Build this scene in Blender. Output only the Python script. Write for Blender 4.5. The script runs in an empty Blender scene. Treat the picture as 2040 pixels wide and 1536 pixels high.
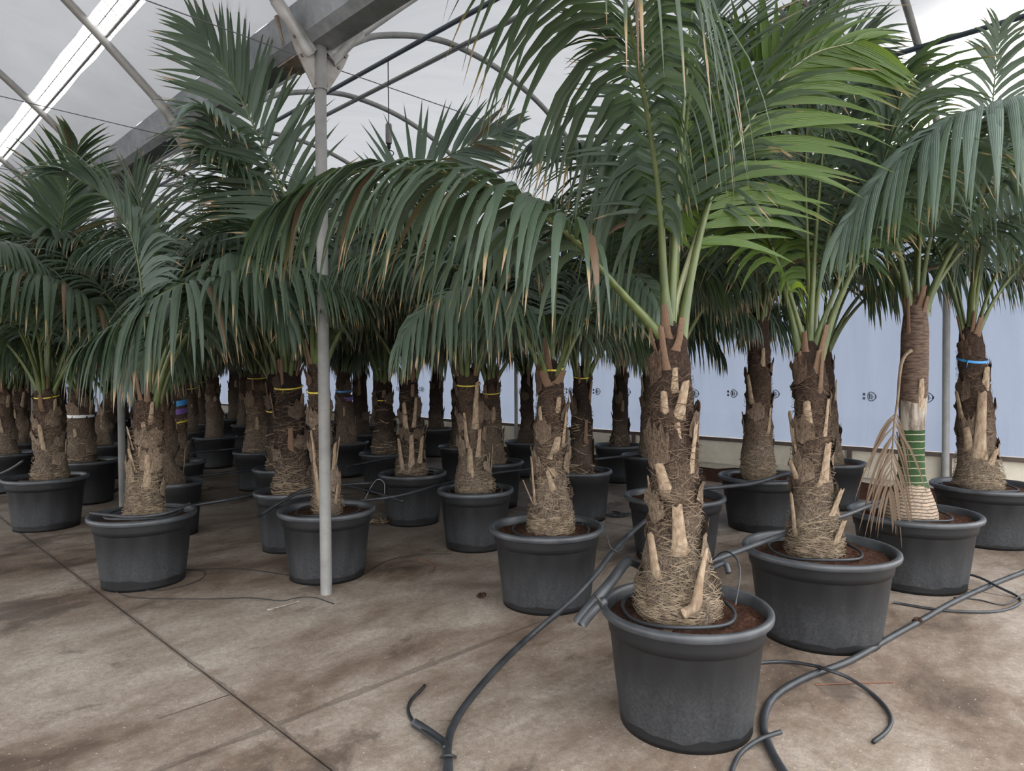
import bpy, math, random
import numpy as np
from mathutils import Matrix, Vector

# ------------------------------------------------------------------ camera model
F, CX, CY, EYE = 1370.0, 1020.0, 768.0, 1.445
PITCH, ROLL = math.atan(27.0 / F), 0.006
fwd = np.array([0, math.cos(PITCH), -math.sin(PITCH)])
_r0 = np.array([1.0, 0, 0]); _u0 = np.cross(_r0, fwd)
right = math.cos(ROLL) * _r0 - math.sin(ROLL) * _u0
up = math.cos(ROLL) * _u0 + math.sin(ROLL) * _r0
CAM = np.array([0, 0, EYE])
def ray(x, y): return fwd + right * (x - CX) / F - up * (y - CY) / F
def W(x, y, d): return CAM + ray(x, y) * d
def ground(x, y, z=0.0):
    r = ray(x, y); return CAM + r * ((z - EYE) / r[2])
def onplane(x, y, p, n):
    r = ray(x, y); return CAM + r * (((p - CAM) @ n) / (r @ n))
def depth(p): return float((np.asarray(p) - CAM) @ fwd)
_h = ray(-368, 747); _h[2] = 0
U = _h / np.linalg.norm(_h); V = np.array([U[1], -U[0], 0.0]); Z = np.array([0, 0, 1.0])
O = ground(650, 1183)
def P(u, v, z=0.0): return O + u * U + v * V + z * Z
def uv_of(p): q = np.asarray(p) - O; return float(q @ U), float(q @ V)

sc = bpy.context.scene
col = sc.collection
cam = bpy.data.objects.new('camera', bpy.data.cameras.new('camera'))
cam.data.sensor_fit = 'HORIZONTAL'; cam.data.sensor_width = 36.0; cam.data.lens = F / 2040.0 * 36.0
cam.data.clip_start = 0.05; cam.data.clip_end = 500
m = Matrix.Identity(4)
for i in range(3):
    m[i][0] = right[i]; m[i][1] = up[i]; m[i][2] = -fwd[i]; m[i][3] = CAM[i]
cam.matrix_world = m
col.objects.link(cam); sc.camera = cam
sc.cycles.max_bounces = 7; sc.cycles.diffuse_bounces = 3; sc.cycles.glossy_bounces = 2; sc.cycles.transmission_bounces = 5; sc.cycles.transparent_max_bounces = 5

# ------------------------------------------------------------------ light
sc.view_settings.view_transform = 'Standard'; sc.view_settings.look = 'None'
sc.view_settings.gamma = 1.0; sc.view_settings.use_curve_mapping = False
sc.view_settings.exposure = 0.87
SUN = ray(2005, 70); SUN = SUN / np.linalg.norm(SUN)
wd = bpy.data.worlds.new('sky'); sc.world = wd; wd.use_nodes = True
nt = wd.node_tree; nt.nodes.clear()
bg = nt.nodes.new('ShaderNodeBackground'); bg.inputs[0].default_value = (0.98, 0.99, 1.0, 1)
bg.inputs[1].default_value = 2.6
wo = nt.nodes.new('ShaderNodeOutputWorld'); nt.links.new(bg.outputs[0], wo.inputs[0])
sl = bpy.data.lights.new('hazy_sun', 'SUN'); sl.energy = 2.1; sl.angle = math.radians(9); sl.color = (1, 0.96, 0.9)
so = bpy.data.objects.new('hazy_sun', sl); col.objects.link(so)
so.location = tuple(CAM + SUN * 80.0)   # where the sun stands in the picture, beyond the film
so.rotation_euler = Vector(-SUN).to_track_quat('-Z', 'Y').to_euler()

# ------------------------------------------------------------------ material helper
class Mat:
    def __init__(s, name):
        s.m = bpy.data.materials.new(name); s.m.use_nodes = True
        s.t = s.m.node_tree; s.t.nodes.clear()
        s.out = s.n('OutputMaterial')
    def n(s, kind, **kw):
        nd = s.t.nodes.new('ShaderNode' + kind)
        for k, v in kw.items():
            if isinstance(v, tuple) and k.startswith('i_'): pass
            setattr(nd, k, v)
        return nd
    def l(s, a, b): s.t.links.new(a, b)
    def coord(s, which='Object', scale=(1, 1, 1), rot=0.0):
        c = s.n('TexCoord'); mp = s.n('Mapping')
        mp.inputs['Scale'].default_value = scale; mp.inputs['Rotation'].default_value = (0, 0, rot)
        s.l(c.outputs[which], mp.inputs['Vector']); return mp.outputs['Vector']
    def noise(s, vec, scale, detail=5, rough=0.55, dist=0.0):
        nd = s.n('TexNoise'); nd.inputs['Scale'].default_value = scale; nd.inputs['Detail'].default_value = detail
        nd.inputs['Roughness'].default_value = rough; nd.inputs['Distortion'].default_value = dist
        s.l(vec, nd.inputs['Vector']); return nd.outputs['Fac']
    def ramp(s, fac, stops):
        r = s.n('ValToRGB'); els = r.color_ramp.elements
        while len(els) < len(stops): els.new(0.5)
        for e, (p, c) in zip(els, stops):
            e.position = p; e.color = tuple(c) + (1,) if len(c) == 3 else c
        s.l(fac, r.inputs[0]); return r.outputs[0]
    def math(s, op, a, b=None, c=None):
        nd = s.n('Math', operation=op)
        for i, x in enumerate((a, b, c)):
            if x is None: continue
            if isinstance(x, (int, float)): nd.inputs[i].default_value = x
            else: s.l(x, nd.inputs[i])
        return nd.outputs[0]
    def mix(s, fac, a, b, mode='MIX'):
        nd = s.n('Mix', data_type='RGBA', blend_type=mode)
        for sock, x in ((nd.inputs[0], fac), (nd.inputs[6], a), (nd.inputs[7], b)):
            if isinstance(x, (int, float)): sock.default_value = x
            elif isinstance(x, tuple): sock.default_value = x + (1,) if len(x) == 3 else x
            else: s.l(x, sock)
        return nd.outputs[2]
    def bump(s, h, strength=0.3, dist=0.01):
        b = s.n('Bump'); b.inputs['Strength'].default_value = strength; b.inputs['Distance'].default_value = dist
        s.l(h, b.inputs['Height']); return b.outputs[0]
    def principled(s, color, rough=0.5, metal=0.0, normal=None, spec=0.5):
        p = s.n('BsdfPrincipled')
        for nm, x in (('Base Color', color), ('Roughness', rough), ('Metallic', metal), ('Specular IOR Level', spec)):
            if isinstance(x, (int, float)): p.inputs[nm].default_value = x
            elif isinstance(x, tuple): p.inputs[nm].default_value = x + (1,)
            else: s.l(x, p.inputs[nm])
        if normal is not None: s.l(normal, p.inputs['Normal'])
        return p.outputs[0]
    def done(s, sh): s.l(sh, s.out.inputs['Surface']); return s.m

def sep_z(M, vec):
    q = M.n('SeparateXYZ'); M.l(vec, q.inputs[0]); return q.outputs

def leaf_material(name, top, light, trans_col, trans=0.3, dry=1.0, rough=0.42):
    M = Mat(name); c = M.n('TexCoord'); q = M.n('SeparateXYZ'); M.l(c.outputs['UV'], q.inputs[0])
    s_ = q.outputs[0]; r_ = M.math('DIVIDE', M.math('FLOOR', q.outputs[1]), 64.0); cr = M.math('FRACT', q.outputs[1])
    oi = M.n('ObjectInfo')
    nz = M.noise(c.outputs['Object'], 9, 2)
    base = M.mix(M.math('MULTIPLY', r_, 1.0), top, light)
    base = M.mix(M.math('MULTIPLY', nz, 0.35), base, tuple(x * 0.6 for x in top))
    base = M.mix(M.math('MULTIPLY', oi.outputs['Random'], 0.3), base, light)
    # dry tips: where along the leaflet they begin differs from one leaflet to the next
    th = M.math('MULTIPLY_ADD', M.math('FRACT', M.math('MULTIPLY', r_, 7.31)), 0.35, 0.76)
    tip = M.math('MULTIPLY', M.math('MULTIPLY', M.math('SUBTRACT', s_, th), 12.0), dry)
    tip = M.math('MINIMUM', M.math('MAXIMUM', tip, 0.0), 1.0)
    tipc = M.ramp(tip, [(0, (0.16, 0.17, 0.03)), (0.5, (0.32, 0.22, 0.10)), (1, (0.42, 0.29, 0.18))])
    base = M.mix(M.math('MINIMUM', M.math('MULTIPLY', tip, 2.0), 1.0), base, tipc)
    # an odd leaflet is dead altogether
    dead = M.math('GREATER_THAN', r_, 1.0 - 0.030 * dry)
    base = M.mix(dead, base, (0.16, 0.095, 0.06))
    vein = M.math('MULTIPLY_ADD', M.math('SINE', M.math('MULTIPLY', cr, 44.0)), 0.5, 0.5)
    base = M.mix(M.math('MULTIPLY', vein, 0.30), base, tuple(x * 0.45 for x in top))
    p = M.principled(base, rough, 0, M.bump(vein, 0.35, 0.003), 0.45)
    tr = M.n('BsdfTranslucent'); M.l(M.mix(0.75, base, trans_col), tr.inputs[0])
    mx = M.n('MixShader'); mx.inputs[0].default_value = trans
    M.l(p, mx.inputs[1]); M.l(tr.outputs[0], mx.inputs[2])
    return M.done(mx.outputs[0])

leafA = leaf_material('palm_leaf', (0.042, 0.070, 0.040), (0.098, 0.138, 0.098), (0.15, 0.235, 0.06), 0.24, 1.0, 0.36)
leafY = leaf_material('young_palm_leaf', (0.065, 0.125, 0.022), (0.12, 0.20, 0.04), (0.36, 0.50, 0.05), 0.42, 0.25)
leafP = leaf_material('pale_palm_leaf', (0.12, 0.17, 0.138), (0.19, 0.25, 0.21), (0.16, 0.26, 0.10), 0.25, 0.8, 0.45)
leafD = leaf_material('dead_palm_leaf', (0.13, 0.085, 0.055), (0.22, 0.15, 0.10), (0.2, 0.12, 0.06), 0.2, 0.0, 0.7)

M = Mat('leaf_stalk'); oc = M.coord('Object', (6, 6, 1.5))
rachis_mat = M.done(M.principled(M.ramp(M.noise(oc, 4, 3), [(0.3, (0.040, 0.062, 0.013)), (0.7, (0.10, 0.122, 0.034))]), 0.45))
M = Mat('pale_leaf_stalk'); oc = M.coord('Object', (6, 6, 1.5))
rachis_pale = M.done(M.principled(M.ramp(M.noise(oc, 4, 3), [(0.3, (0.17, 0.19, 0.09)), (0.7, (0.26, 0.26, 0.15))]), 0.5))
M = Mat('dead_leaf_stalk'); oc = M.coord('Object', (6, 6, 1.5))
rachis_dead = M.done(M.principled(M.ramp(M.noise(oc, 4, 3), [(0.3, (0.09, 0.055, 0.035)), (0.7, (0.2, 0.14, 0.09))]), 0.7))

def trunk_material(name, dark, mid, pale, z0=0.15, z1=1.1):
    M = Mat(name); c = M.n('TexCoord'); o = c.outputs['Object']
    z = sep_z(M, o)[2]
    st = M.n('Mapping'); st.inputs['Scale'].default_value = (34, 34, 13); M.l(o, st.inputs[0])
    fib = M.noise(st.outputs[0], 3.0, 6, 0.65, 1.6)
    st2 = M.n('Mapping'); st2.inputs['Scale'].default_value = (34, 34, 13); st2.inputs['Location'].default_value = (7.3, 2.1, 5.7); M.l(o, st2.inputs[0])
    rel = M.noise(st2.outputs[0], 3.0, 6, 0.65, 1.6)
    big = M.noise(o, 5.0, 4, 0.6)
    g = M.n('MapRange'); g.inputs[1].default_value = z0; g.inputs[2].default_value = z1; M.l(z, g.inputs[0])
    g2 = M.math('ADD', g.outputs[0], M.math('MULTIPLY', M.math('SUBTRACT', big, 0.5), 1.3))
    basec = M.ramp(g2, [(0.1, pale), (0.45, mid), (0.8, dark)])
    basec = M.mix(M.ramp(fib, [(0.35, (1, 1, 1)), (0.62, (0, 0, 0))]), basec, tuple(x * 0.3 for x in mid))
    basec = M.mix(M.math('MULTIPLY', M.ramp(fib, [(0.52, (0, 0, 0)), (0.66, (1, 1, 1))]), 0.65), basec, M.mix(g.outputs[0], tuple(min(1, x * 1.25) for x in pale), tuple(x * 1.1 for x in mid)))
    return M.done(M.principled(basec, 0.9, 0, M.bump(rel, 1.0, 0.03), 0.15))
trunk_mat = trunk_material('palm_trunk', (0.055, 0.035, 0.026), (0.16, 0.105, 0.075), (0.30, 0.235, 0.175))
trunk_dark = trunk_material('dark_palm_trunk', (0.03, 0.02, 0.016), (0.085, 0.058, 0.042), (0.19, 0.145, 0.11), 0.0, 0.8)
M = Mat('ringed_trunk'); c = M.n('TexCoord'); z = sep_z(M, c.outputs['Object'])
zw = M.math('ADD', z[2], M.math('MULTIPLY', M.noise(c.outputs['Object'], 7, 2), 0.03))
ring = M.math('FRACT', M.math('MULTIPLY', zw, 22.0))
ringm = M.math('LESS_THAN', ring, 0.12)
lowring = M.math('FRACT', M.math('MULTIPLY', zw, 48.0))
patch = M.math('GREATER_THAN', M.math('ADD', zw, M.math('MULTIPLY', M.noise(c.outputs['Object'], 3.5, 3), 0.5)), 0.47)
green = M.mix(ringm, M.ramp(M.noise(c.outputs['Object'], 14, 3), [(0.3, (0.012, 0.035, 0.010)), (0.7, (0.03, 0.065, 0.02))]), (0.30, 0.27, 0.19))
tan = M.mix(M.math('LESS_THAN', lowring, 0.3), M.ramp(M.noise(M.coord('Object', (18, 18, 30)), 3, 4), [(0.3, (0.16, 0.115, 0.08)), (0.55, (0.36, 0.29, 0.22)), (0.75, (0.42, 0.25, 0.13))]), (0.09, 0.065, 0.05))
grey = M.ramp(M.noise(M.coord('Object', (14, 14, 3)), 2, 4), [(0.35, (0.10, 0.075, 0.055)), (0.6, (0.34, 0.30, 0.25))])
brown = M.ramp(M.noise(M.coord('Object', (9, 9, 40)), 2, 5), [(0.35, (0.035, 0.022, 0.016)), (0.65, (0.13, 0.085, 0.06))])
cc = M.mix(patch, tan, green)
cc = M.mix(M.math('GREATER_THAN', zw, 0.62), cc, grey)
cc = M.mix(M.math('GREATER_THAN', M.math('ADD', zw, M.math('MULTIPLY', M.noise(c.outputs['Object'], 6, 2), 0.25)), 0.97), cc, brown)
ringed_mat = M.done(M.principled(cc, 0.75, 0, M.bump(M.noise(M.coord('Object', (16, 16, 30)), 3, 4), 0.5, 0.01), 0.25))

M = Mat('leaf_base_wood'); o = M.coord('Object', (30, 30, 3))
boot_mat = M.done(M.principled(M.mix(M.ramp(M.noise(M.coord('Object'), 6, 3), [(0.4, (0, 0, 0)), (0.75, (1, 1, 1))]), M.ramp(M.noise(o, 3, 4), [(0.3, (0.22, 0.155, 0.10)), (0.7, (0.44, 0.35, 0.25))]), (0.13, 0.08, 0.05)), 0.8, 0, M.bump(M.noise(o, 3, 4), 0.4, 0.004), 0.2))
M = Mat('dark_leaf_base'); o = M.coord('Object', (30, 30, 3))
boot_dark = M.done(M.principled(M.ramp(M.noise(o, 3, 4), [(0.3, (0.06, 0.036, 0.024)), (0.7, (0.20, 0.125, 0.08))]), 0.8, 0, None, 0.2))
def sheath_material(name, a, b, c_):
    M = Mat(name); c = M.n('TexCoord'); o = c.outputs['Object']; z = sep_z(M, o)[2]
    mp = M.n('Mapping'); mp.inputs['Scale'].default_value = (44, 44, 15); mp.inputs['Rotation'].default_value = (0.5, 0.3, 0); M.l(o, mp.inputs[0])
    n = M.noise(mp.outputs[0], 3, 7, 0.7, 1.2)
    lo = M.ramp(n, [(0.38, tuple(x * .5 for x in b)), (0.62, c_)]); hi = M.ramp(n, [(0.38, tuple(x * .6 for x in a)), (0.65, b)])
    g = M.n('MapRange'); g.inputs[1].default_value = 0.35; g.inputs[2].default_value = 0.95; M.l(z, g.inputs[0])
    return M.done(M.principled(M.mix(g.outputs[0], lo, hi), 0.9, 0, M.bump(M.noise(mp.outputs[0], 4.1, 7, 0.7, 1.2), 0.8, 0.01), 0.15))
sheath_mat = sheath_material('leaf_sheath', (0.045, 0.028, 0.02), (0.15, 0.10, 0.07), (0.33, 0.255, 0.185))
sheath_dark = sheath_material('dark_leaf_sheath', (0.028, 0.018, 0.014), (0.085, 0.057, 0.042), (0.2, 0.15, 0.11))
M = Mat('trunk_fiber'); o = M.coord('Object', (9, 9, 9)); zz = sep_z(M, M.coord('Object'))[2]
fg = M.n('MapRange'); fg.inputs[1].default_value = 0.30; fg.inputs[2].default_value = 0.75; M.l(zz, fg.inputs[0])
fn_ = M.noise(o, 3, 3)
fiber_mat = M.done(M.principled(M.mix(fg.outputs[0], M.ramp(fn_, [(0.3, (0.10, 0.068, 0.045)), (0.7, (0.34, 0.27, 0.19))]), M.ramp(fn_, [(0.3, (0.035, 0.022, 0.015)), (0.7, (0.14, 0.095, 0.065))])), 0.9, 0, None, 0.1))

M = Mat('black_pot_plastic'); c = M.n('TexCoord'); o = c.outputs['Object']; q = sep_z(M, o); oi = M.n('ObjectInfo')
off = M.n('VectorMath', operation='ADD'); M.l(o, off.inputs[0])
cmb = M.n('CombineXYZ'); M.l(M.math('MULTIPLY', oi.outputs['Random'], 31.0), cmb.inputs[0]); M.l(cmb.outputs[0], off.inputs[1])
ov = off.outputs[0]
mp = M.n('Mapping'); mp.inputs['Scale'].default_value = (9, 9, 1.6); M.l(ov, mp.inputs[0])
streak = M.noise(mp.outputs[0], 2.2, 5, 0.6)
band = M.n('MapRange'); band.interpolation_type = 'SMOOTHSTEP'; band.inputs[1].default_value = 0.36; band.inputs[2].default_value = 0.10; M.l(q[2], band.inputs[0])
dust = M.math('MULTIPLY', M.math('ADD', M.math('MULTIPLY', band.outputs[0], 0.46), 0.06), M.ramp(streak, [(0.25, (0.35, 0.35, 0.35)), (0.75, (1, 1, 1))]))
fine = M.noise(ov, 75, 6, 0.75)
wet = M.math('ADD', q[2], M.math('MULTIPLY', M.math('SUBTRACT', M.noise(ov, 4.5, 2), 0.5), 0.10))
wetm = M.math('LESS_THAN', wet, M.math('MULTIPLY_ADD', oi.outputs['Random'], 0.06, 0.015))
dust = M.math('MULTIPLY', dust, M.math('SUBTRACT', 1.0, M.math('MULTIPLY', wetm, 0.93)))
pc = M.mix(dust, (0.0095, 0.0098, 0.011), M.mix(M.ramp(fine, [(0.35, (0, 0, 0)), (0.65, (1, 1, 1))]), (0.030, 0.033, 0.037), (0.095, 0.10, 0.107)))
pot_mat = M.done(M.principled(pc, M.math('MULTIPLY_ADD', dust, 0.35, 0.46), 0, M.bump(fine, 0.08, 0.003), 0.4))
M = Mat('pot_rim_plastic'); o = M.coord('Object')
rim_mat = M.done(M.principled(M.mix(M.ramp(M.noise(o, 7, 5), [(0.35, (0, 0, 0)), (0.75, (1, 1, 1))]), (0.035, 0.038, 0.043), (0.085, 0.092, 0.10)), 0.40, 0, None, 0.5))

M = Mat('potting_soil'); o = M.coord('Object')
soil_mat = M.done(M.principled(M.ramp(M.noise(o, 55, 6, 0.7), [(0.3, (0.022, 0.012, 0.009)), (0.52, (0.085, 0.042, 0.028)), (0.75, (0.17, 0.09, 0.06))]), 0.95, 0, M.bump(M.noise(o, 70, 5, 0.7), 1.0, 0.02), 0.1))

ANG = math.atan2(U[1], U[0])
M = Mat('stained_concrete'); g = M.n('NewGeometry'); mp = M.n('Mapping'); mp.inputs['Rotation'].default_value = (0, 0, -ANG); M.l(g.outputs['Position'], mp.inputs[0]); w = mp.outputs[0]
s2 = M.n('Mapping'); s2.inputs['Scale'].default_value = (1.0, 0.6, 1); M.l(w, s2.inputs[0])
n1 = M.noise(s2.outputs[0], 0.75, 12, 0.68, 0.35); n2 = M.noise(s2.outputs[0], 3.6, 10, 0.72, 0.3); n3 = M.noise(w, 34, 8, 0.75); n4 = M.noise(s2.outputs[0], 1.25, 10, 0.72, 0.8); n5 = M.noise(w, 140, 4, 0.7)
base = M.ramp(M.math('ADD', M.math('MULTIPLY', n1, 0.62), M.math('MULTIPLY', n2, 0.38)), [(0.39, (0.095, 0.064, 0.046)), (0.46, (0.205, 0.150, 0.112)), (0.52, (0.305, 0.246, 0.198)), (0.62, (0.475, 0.41, 0.35))])
base = M.mix(M.math('MULTIPLY', M.ramp(n3, [(0.42, (0, 0, 0)), (0.62, (1, 1, 1))]), 0.35), base, (0.085, 0.066, 0.053))
base = M.mix(M.math('MULTIPLY', M.ramp(n5, [(0.5, (0, 0, 0)), (0.62, (1, 1, 1))]), 0.35), base, (0.07, 0.055, 0.045))
base = M.mix(M.ramp(M.noise(w, 60, 4), [(0.655, (0, 0, 0)), (0.70, (0.8, 0.8, 0.8))]), base, (0.52, 0.47, 0.41))
base = M.mix(M.ramp(n4, [(0.565, (0, 0, 0)), (0.63, (0.7, 0.7, 0.7))]), base, (0.072, 0.054, 0.043))
# dirt that has gathered along the slab joints
xy = sep_z(M, w); rot = Matrix.Rotation(-ANG, 3, 'Z') @ Vector(O)
def near(sock, at, width, period=4.0):
    f = M.math('ABSOLUTE', M.math('SUBTRACT', M.math('FRACT', M.math('ADD', M.math('DIVIDE', M.math('SUBTRACT', sock, at), period), 0.5)), 0.5))
    return M.math('LESS_THAN', M.math('MULTIPLY', f, period), M.math('MULTIPLY', M.math('POWER', n2, 3.0), width))
base = M.mix(M.math('MULTIPLY', M.math('MAXIMUM', near(xy[0], rot[0] - 1.35, 0.12), near(xy[1], rot[1] + 1.03, 0.12)), 0.5), base, (0.075, 0.056, 0.044))
conc_mat = M.done(M.principled(base, M.math('MULTIPLY_ADD', n2, 0.4, 0.45), 0, M.bump(M.math('ADD', n3, M.math('MULTIPLY', n5, 0.5)), 0.5, 0.006), 0.35))
M = Mat('joint_dirt'); joint_mat = M.done(M.principled((0.07, 0.052, 0.04), 0.95))

def metal_mat(name, a, b, rough=0.5, metal=0.6):
    M = Mat(name); o = M.coord('Object', (1, 1, 1))
    n = M.noise(o, 7, 5, 0.65)
    return M.done(M.principled(M.ramp(n, [(0.3, a), (0.7, b)]), rough, metal, M.bump(M.noise(o, 40, 3), 0.08, 0.002), 0.5))
steel_mat = metal_mat('galvanized_steel', (0.24, 0.235, 0.225), (0.36, 0.35, 0.335), 0.55, 0.35)
gut_mat = metal_mat('gutter_steel', (0.17, 0.18, 0.19), (0.32, 0.335, 0.35), 0.5, 0.45)
rusty_mat = metal_mat('rusty_steel', (0.13, 0.075, 0.045), (0.33, 0.30, 0.27), 0.75, 0.2)
bracket_mat = metal_mat('bracket_steel', (0.17, 0.15, 0.13), (0.33, 0.315, 0.30), 0.6, 0.3)
dark_pipe = metal_mat('dark_pipe', (0.05, 0.065, 0.08), (0.10, 0.125, 0.15), 0.45, 0.0)
hose_mat = metal_mat('black_hose', (0.014, 0.016, 0.019), (0.042, 0.046, 0.052), 0.45, 0.0)
cable_mat = metal_mat('black_cable', (0.012, 0.013, 0.014), (0.03, 0.032, 0.034), 0.5, 0.0)
brown_mat = metal_mat('brown_beam', (0.10, 0.035, 0.022), (0.22, 0.085, 0.045), 0.7, 0.0)
ochre_mat = metal_mat('ochre_board', (0.35, 0.17, 0.05), (0.5, 0.27, 0.09), 0.7, 0.0)
rail_mat = metal_mat('brown_rail', (0.055, 0.042, 0.036), (0.12, 0.09, 0.075), 0.6, 0.0)
cream_mat = metal_mat('cream_skirting', (0.66, 0.60, 0.49), (0.80, 0.74, 0.62), 0.7, 0.0)
weight_mat = metal_mat('grey_weight', (0.20, 0.19, 0.18), (0.27, 0.26, 0.245), 0.6, 0.0)
wire_mat = metal_mat('thin_wire', (0.09, 0.09, 0.095), (0.14, 0.14, 0.15), 0.5, 0.3)
mark_mat = metal_mat('grey_print', (0.10, 0.125, 0.16), (0.13, 0.155, 0.20), 0.8, 0.0)
yellow_mat = metal_mat('yellow_tape', (0.42, 0.32, 0.02), (0.6, 0.48, 0.04), 0.5, 0.0)
blue_mat = metal_mat('blue_tape', (0.02, 0.17, 0.42), (0.04, 0.28, 0.6), 0.5, 0.0)
purple_mat = metal_mat('purple_tape', (0.10, 0.05, 0.2), (0.16, 0.08, 0.3), 0.5, 0.0)
white_mat = metal_mat('white_tag', (0.55, 0.55, 0.55), (0.7, 0.7, 0.7), 0.5, 0.0)

def film_material(name, tcol, dcol, clear, wave, lobe=0.04):
    M = Mat(name); c = M.n('TexCoord'); o = c.outputs['Object']
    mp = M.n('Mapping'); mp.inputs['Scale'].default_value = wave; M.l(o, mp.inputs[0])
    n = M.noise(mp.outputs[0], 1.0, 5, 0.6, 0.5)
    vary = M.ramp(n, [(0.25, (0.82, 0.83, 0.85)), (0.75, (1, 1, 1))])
    weave = M.noise(M.coord('Object', (60, 60, 60)), 1.0, 2)
    bp = M.bump(n, 0.25, 0.05)
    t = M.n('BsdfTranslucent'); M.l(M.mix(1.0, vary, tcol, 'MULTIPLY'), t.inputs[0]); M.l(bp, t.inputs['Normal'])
    d = M.n('BsdfDiffuse'); d.inputs[0].default_value = dcol + (1,); M.l(bp, d.inputs['Normal'])
    a = M.n('MixShader'); a.inputs[0].default_value = 0.25; M.l(t.outputs[0], a.inputs[1]); M.l(d.outputs[0], a.inputs[2])
    rf = M.n('BsdfRefraction'); rf.inputs['IOR'].default_value = 1.15; rf.inputs['Roughness'].default_value = 0.6
    a2 = M.n('MixShader'); a2.inputs[0].default_value = lobe; M.l(a.outputs[0], a2.inputs[1]); M.l(rf.outputs[0], a2.inputs[2]); a = a2
    tr = M.n('BsdfTransparent'); b = M.n('MixShader'); b.inputs[0].default_value = clear
    M.l(a.outputs[0], b.inputs[1]); M.l(tr.outputs[0], b.inputs[2])
    return M.done(b.outputs[0])
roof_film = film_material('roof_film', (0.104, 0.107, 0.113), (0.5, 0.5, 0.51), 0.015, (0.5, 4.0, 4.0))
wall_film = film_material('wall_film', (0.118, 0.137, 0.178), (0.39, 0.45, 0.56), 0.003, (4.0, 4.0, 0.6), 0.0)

# ------------------------------------------------------------------ mesh helpers
def qmesh(name, Vt, Q, uv=None, mi=None, smooth=True):
    me = bpy.data.meshes.new(name)
    Vt = np.asarray(Vt, dtype=np.float32).reshape(-1, 3); Q = np.asarray(Q, dtype=np.int32).reshape(-1, 4)
    n = len(Q)
    me.vertices.add(len(Vt)); me.vertices.foreach_set('co', Vt.ravel())
    me.loops.add(4 * n); me.loops.foreach_set('vertex_index', Q.ravel())
    me.polygons.add(n); me.polygons.foreach_set('loop_start', np.arange(n, dtype=np.int32) * 4)
    me.polygons.foreach_set('use_smooth', np.full(n, smooth, dtype=bool))
    if mi is not None: me.polygons.foreach_set('material_index', np.asarray(mi, dtype=np.int32))
    if uv is not None:
        ul = me.uv_layers.new(name='UVMap'); ul.data.foreach_set('uv', np.asarray(uv, dtype=np.float32)[Q.ravel()].ravel())
    me.update(calc_edges=True)
    return me
def obj(name, me, mat, parent=None, loc=None, mw=None, **props):
    if mat is not None and not len(me.materials):
        for x in (mat if isinstance(mat, (list, tuple)) else [mat]): me.materials.append(x)
    o = bpy.data.objects.new(name, me); col.objects.link(o)
    if parent is not None: o.parent = parent
    if mw is not None: o.matrix_basis = mw
    elif loc is not None: o.location = tuple(map(float, loc))
    for k, v in props.items(): o[k] = v
    return o
def thing(name, label, cat, loc=(0, 0, 0), group=None):
    o = bpy.data.objects.new(name, None); col.objects.link(o); o.location = tuple(map(float, loc)); o.empty_display_size = 0.1
    o['label'] = label; o['category'] = cat
    if group: o['group'] = group
    return o
def tag(o, label, cat, group=None):
    o['label'] = label; o['category'] = cat
    if group: o['group'] = group
    return o
def struct(o): o['kind'] = 'structure'; return o
def box_q(c, sx, sy, sz, ax=None):
    """box centred on c with half axes along the three given unit vectors"""
    a = np.eye(3) if ax is None else np.asarray(ax)
    v = []
    for i in (-1, 1):
        for j in (-1, 1):
            for k in (-1, 1): v.append(np.asarray(c) + a[0] * i * sx / 2 + a[1] * j * sy / 2 + a[2] * k * sz / 2)
    return np.array(v), np.array([[0, 1, 3, 2], [4, 6, 7, 5], [0, 4, 5, 1], [2, 3, 7, 6], [0, 2, 6, 4], [1, 5, 7, 3]])
def join(parts):
    vs, qs, n = [], [], 0
    for v, q in parts: vs.append(v); qs.append(np.asarray(q) + n); n += len(v)
    return np.concatenate(vs), np.concatenate(qs)
def spline(pts, n):
    p = np.asarray(pts, float)
    if len(p) == 2: return p[0] + (p[1] - p[0]) * np.linspace(0, 1, n)[:, None]
    e = np.vstack([2 * p[0] - p[1], p, 2 * p[-1] - p[-2]])
    seg = np.linalg.norm(np.diff(p, axis=0), axis=1); cum = np.concatenate([[0], np.cumsum(seg)]); cum /= cum[-1]
    out = []
    for t in np.linspace(0, 1, n):
        i = min(np.searchsorted(cum, t, side='right') - 1, len(p) - 2); i = max(i, 0)
        f = (t - cum[i]) / max(cum[i + 1] - cum[i], 1e-9)
        a, b, c, d = e[i], e[i + 1], e[i + 2], e[i + 3]
        out.append(0.5 * ((2 * b) + (-a + c) * f + (2 * a - 5 * b + 4 * c - d) * f * f + (-a + 3 * b - 3 * c + d) * f ** 3))
    return np.array(out)
def tangents(p):
    t = np.gradient(p, axis=0); return t / np.maximum(np.linalg.norm(t, axis=1, keepdims=True), 1e-9)
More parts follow.
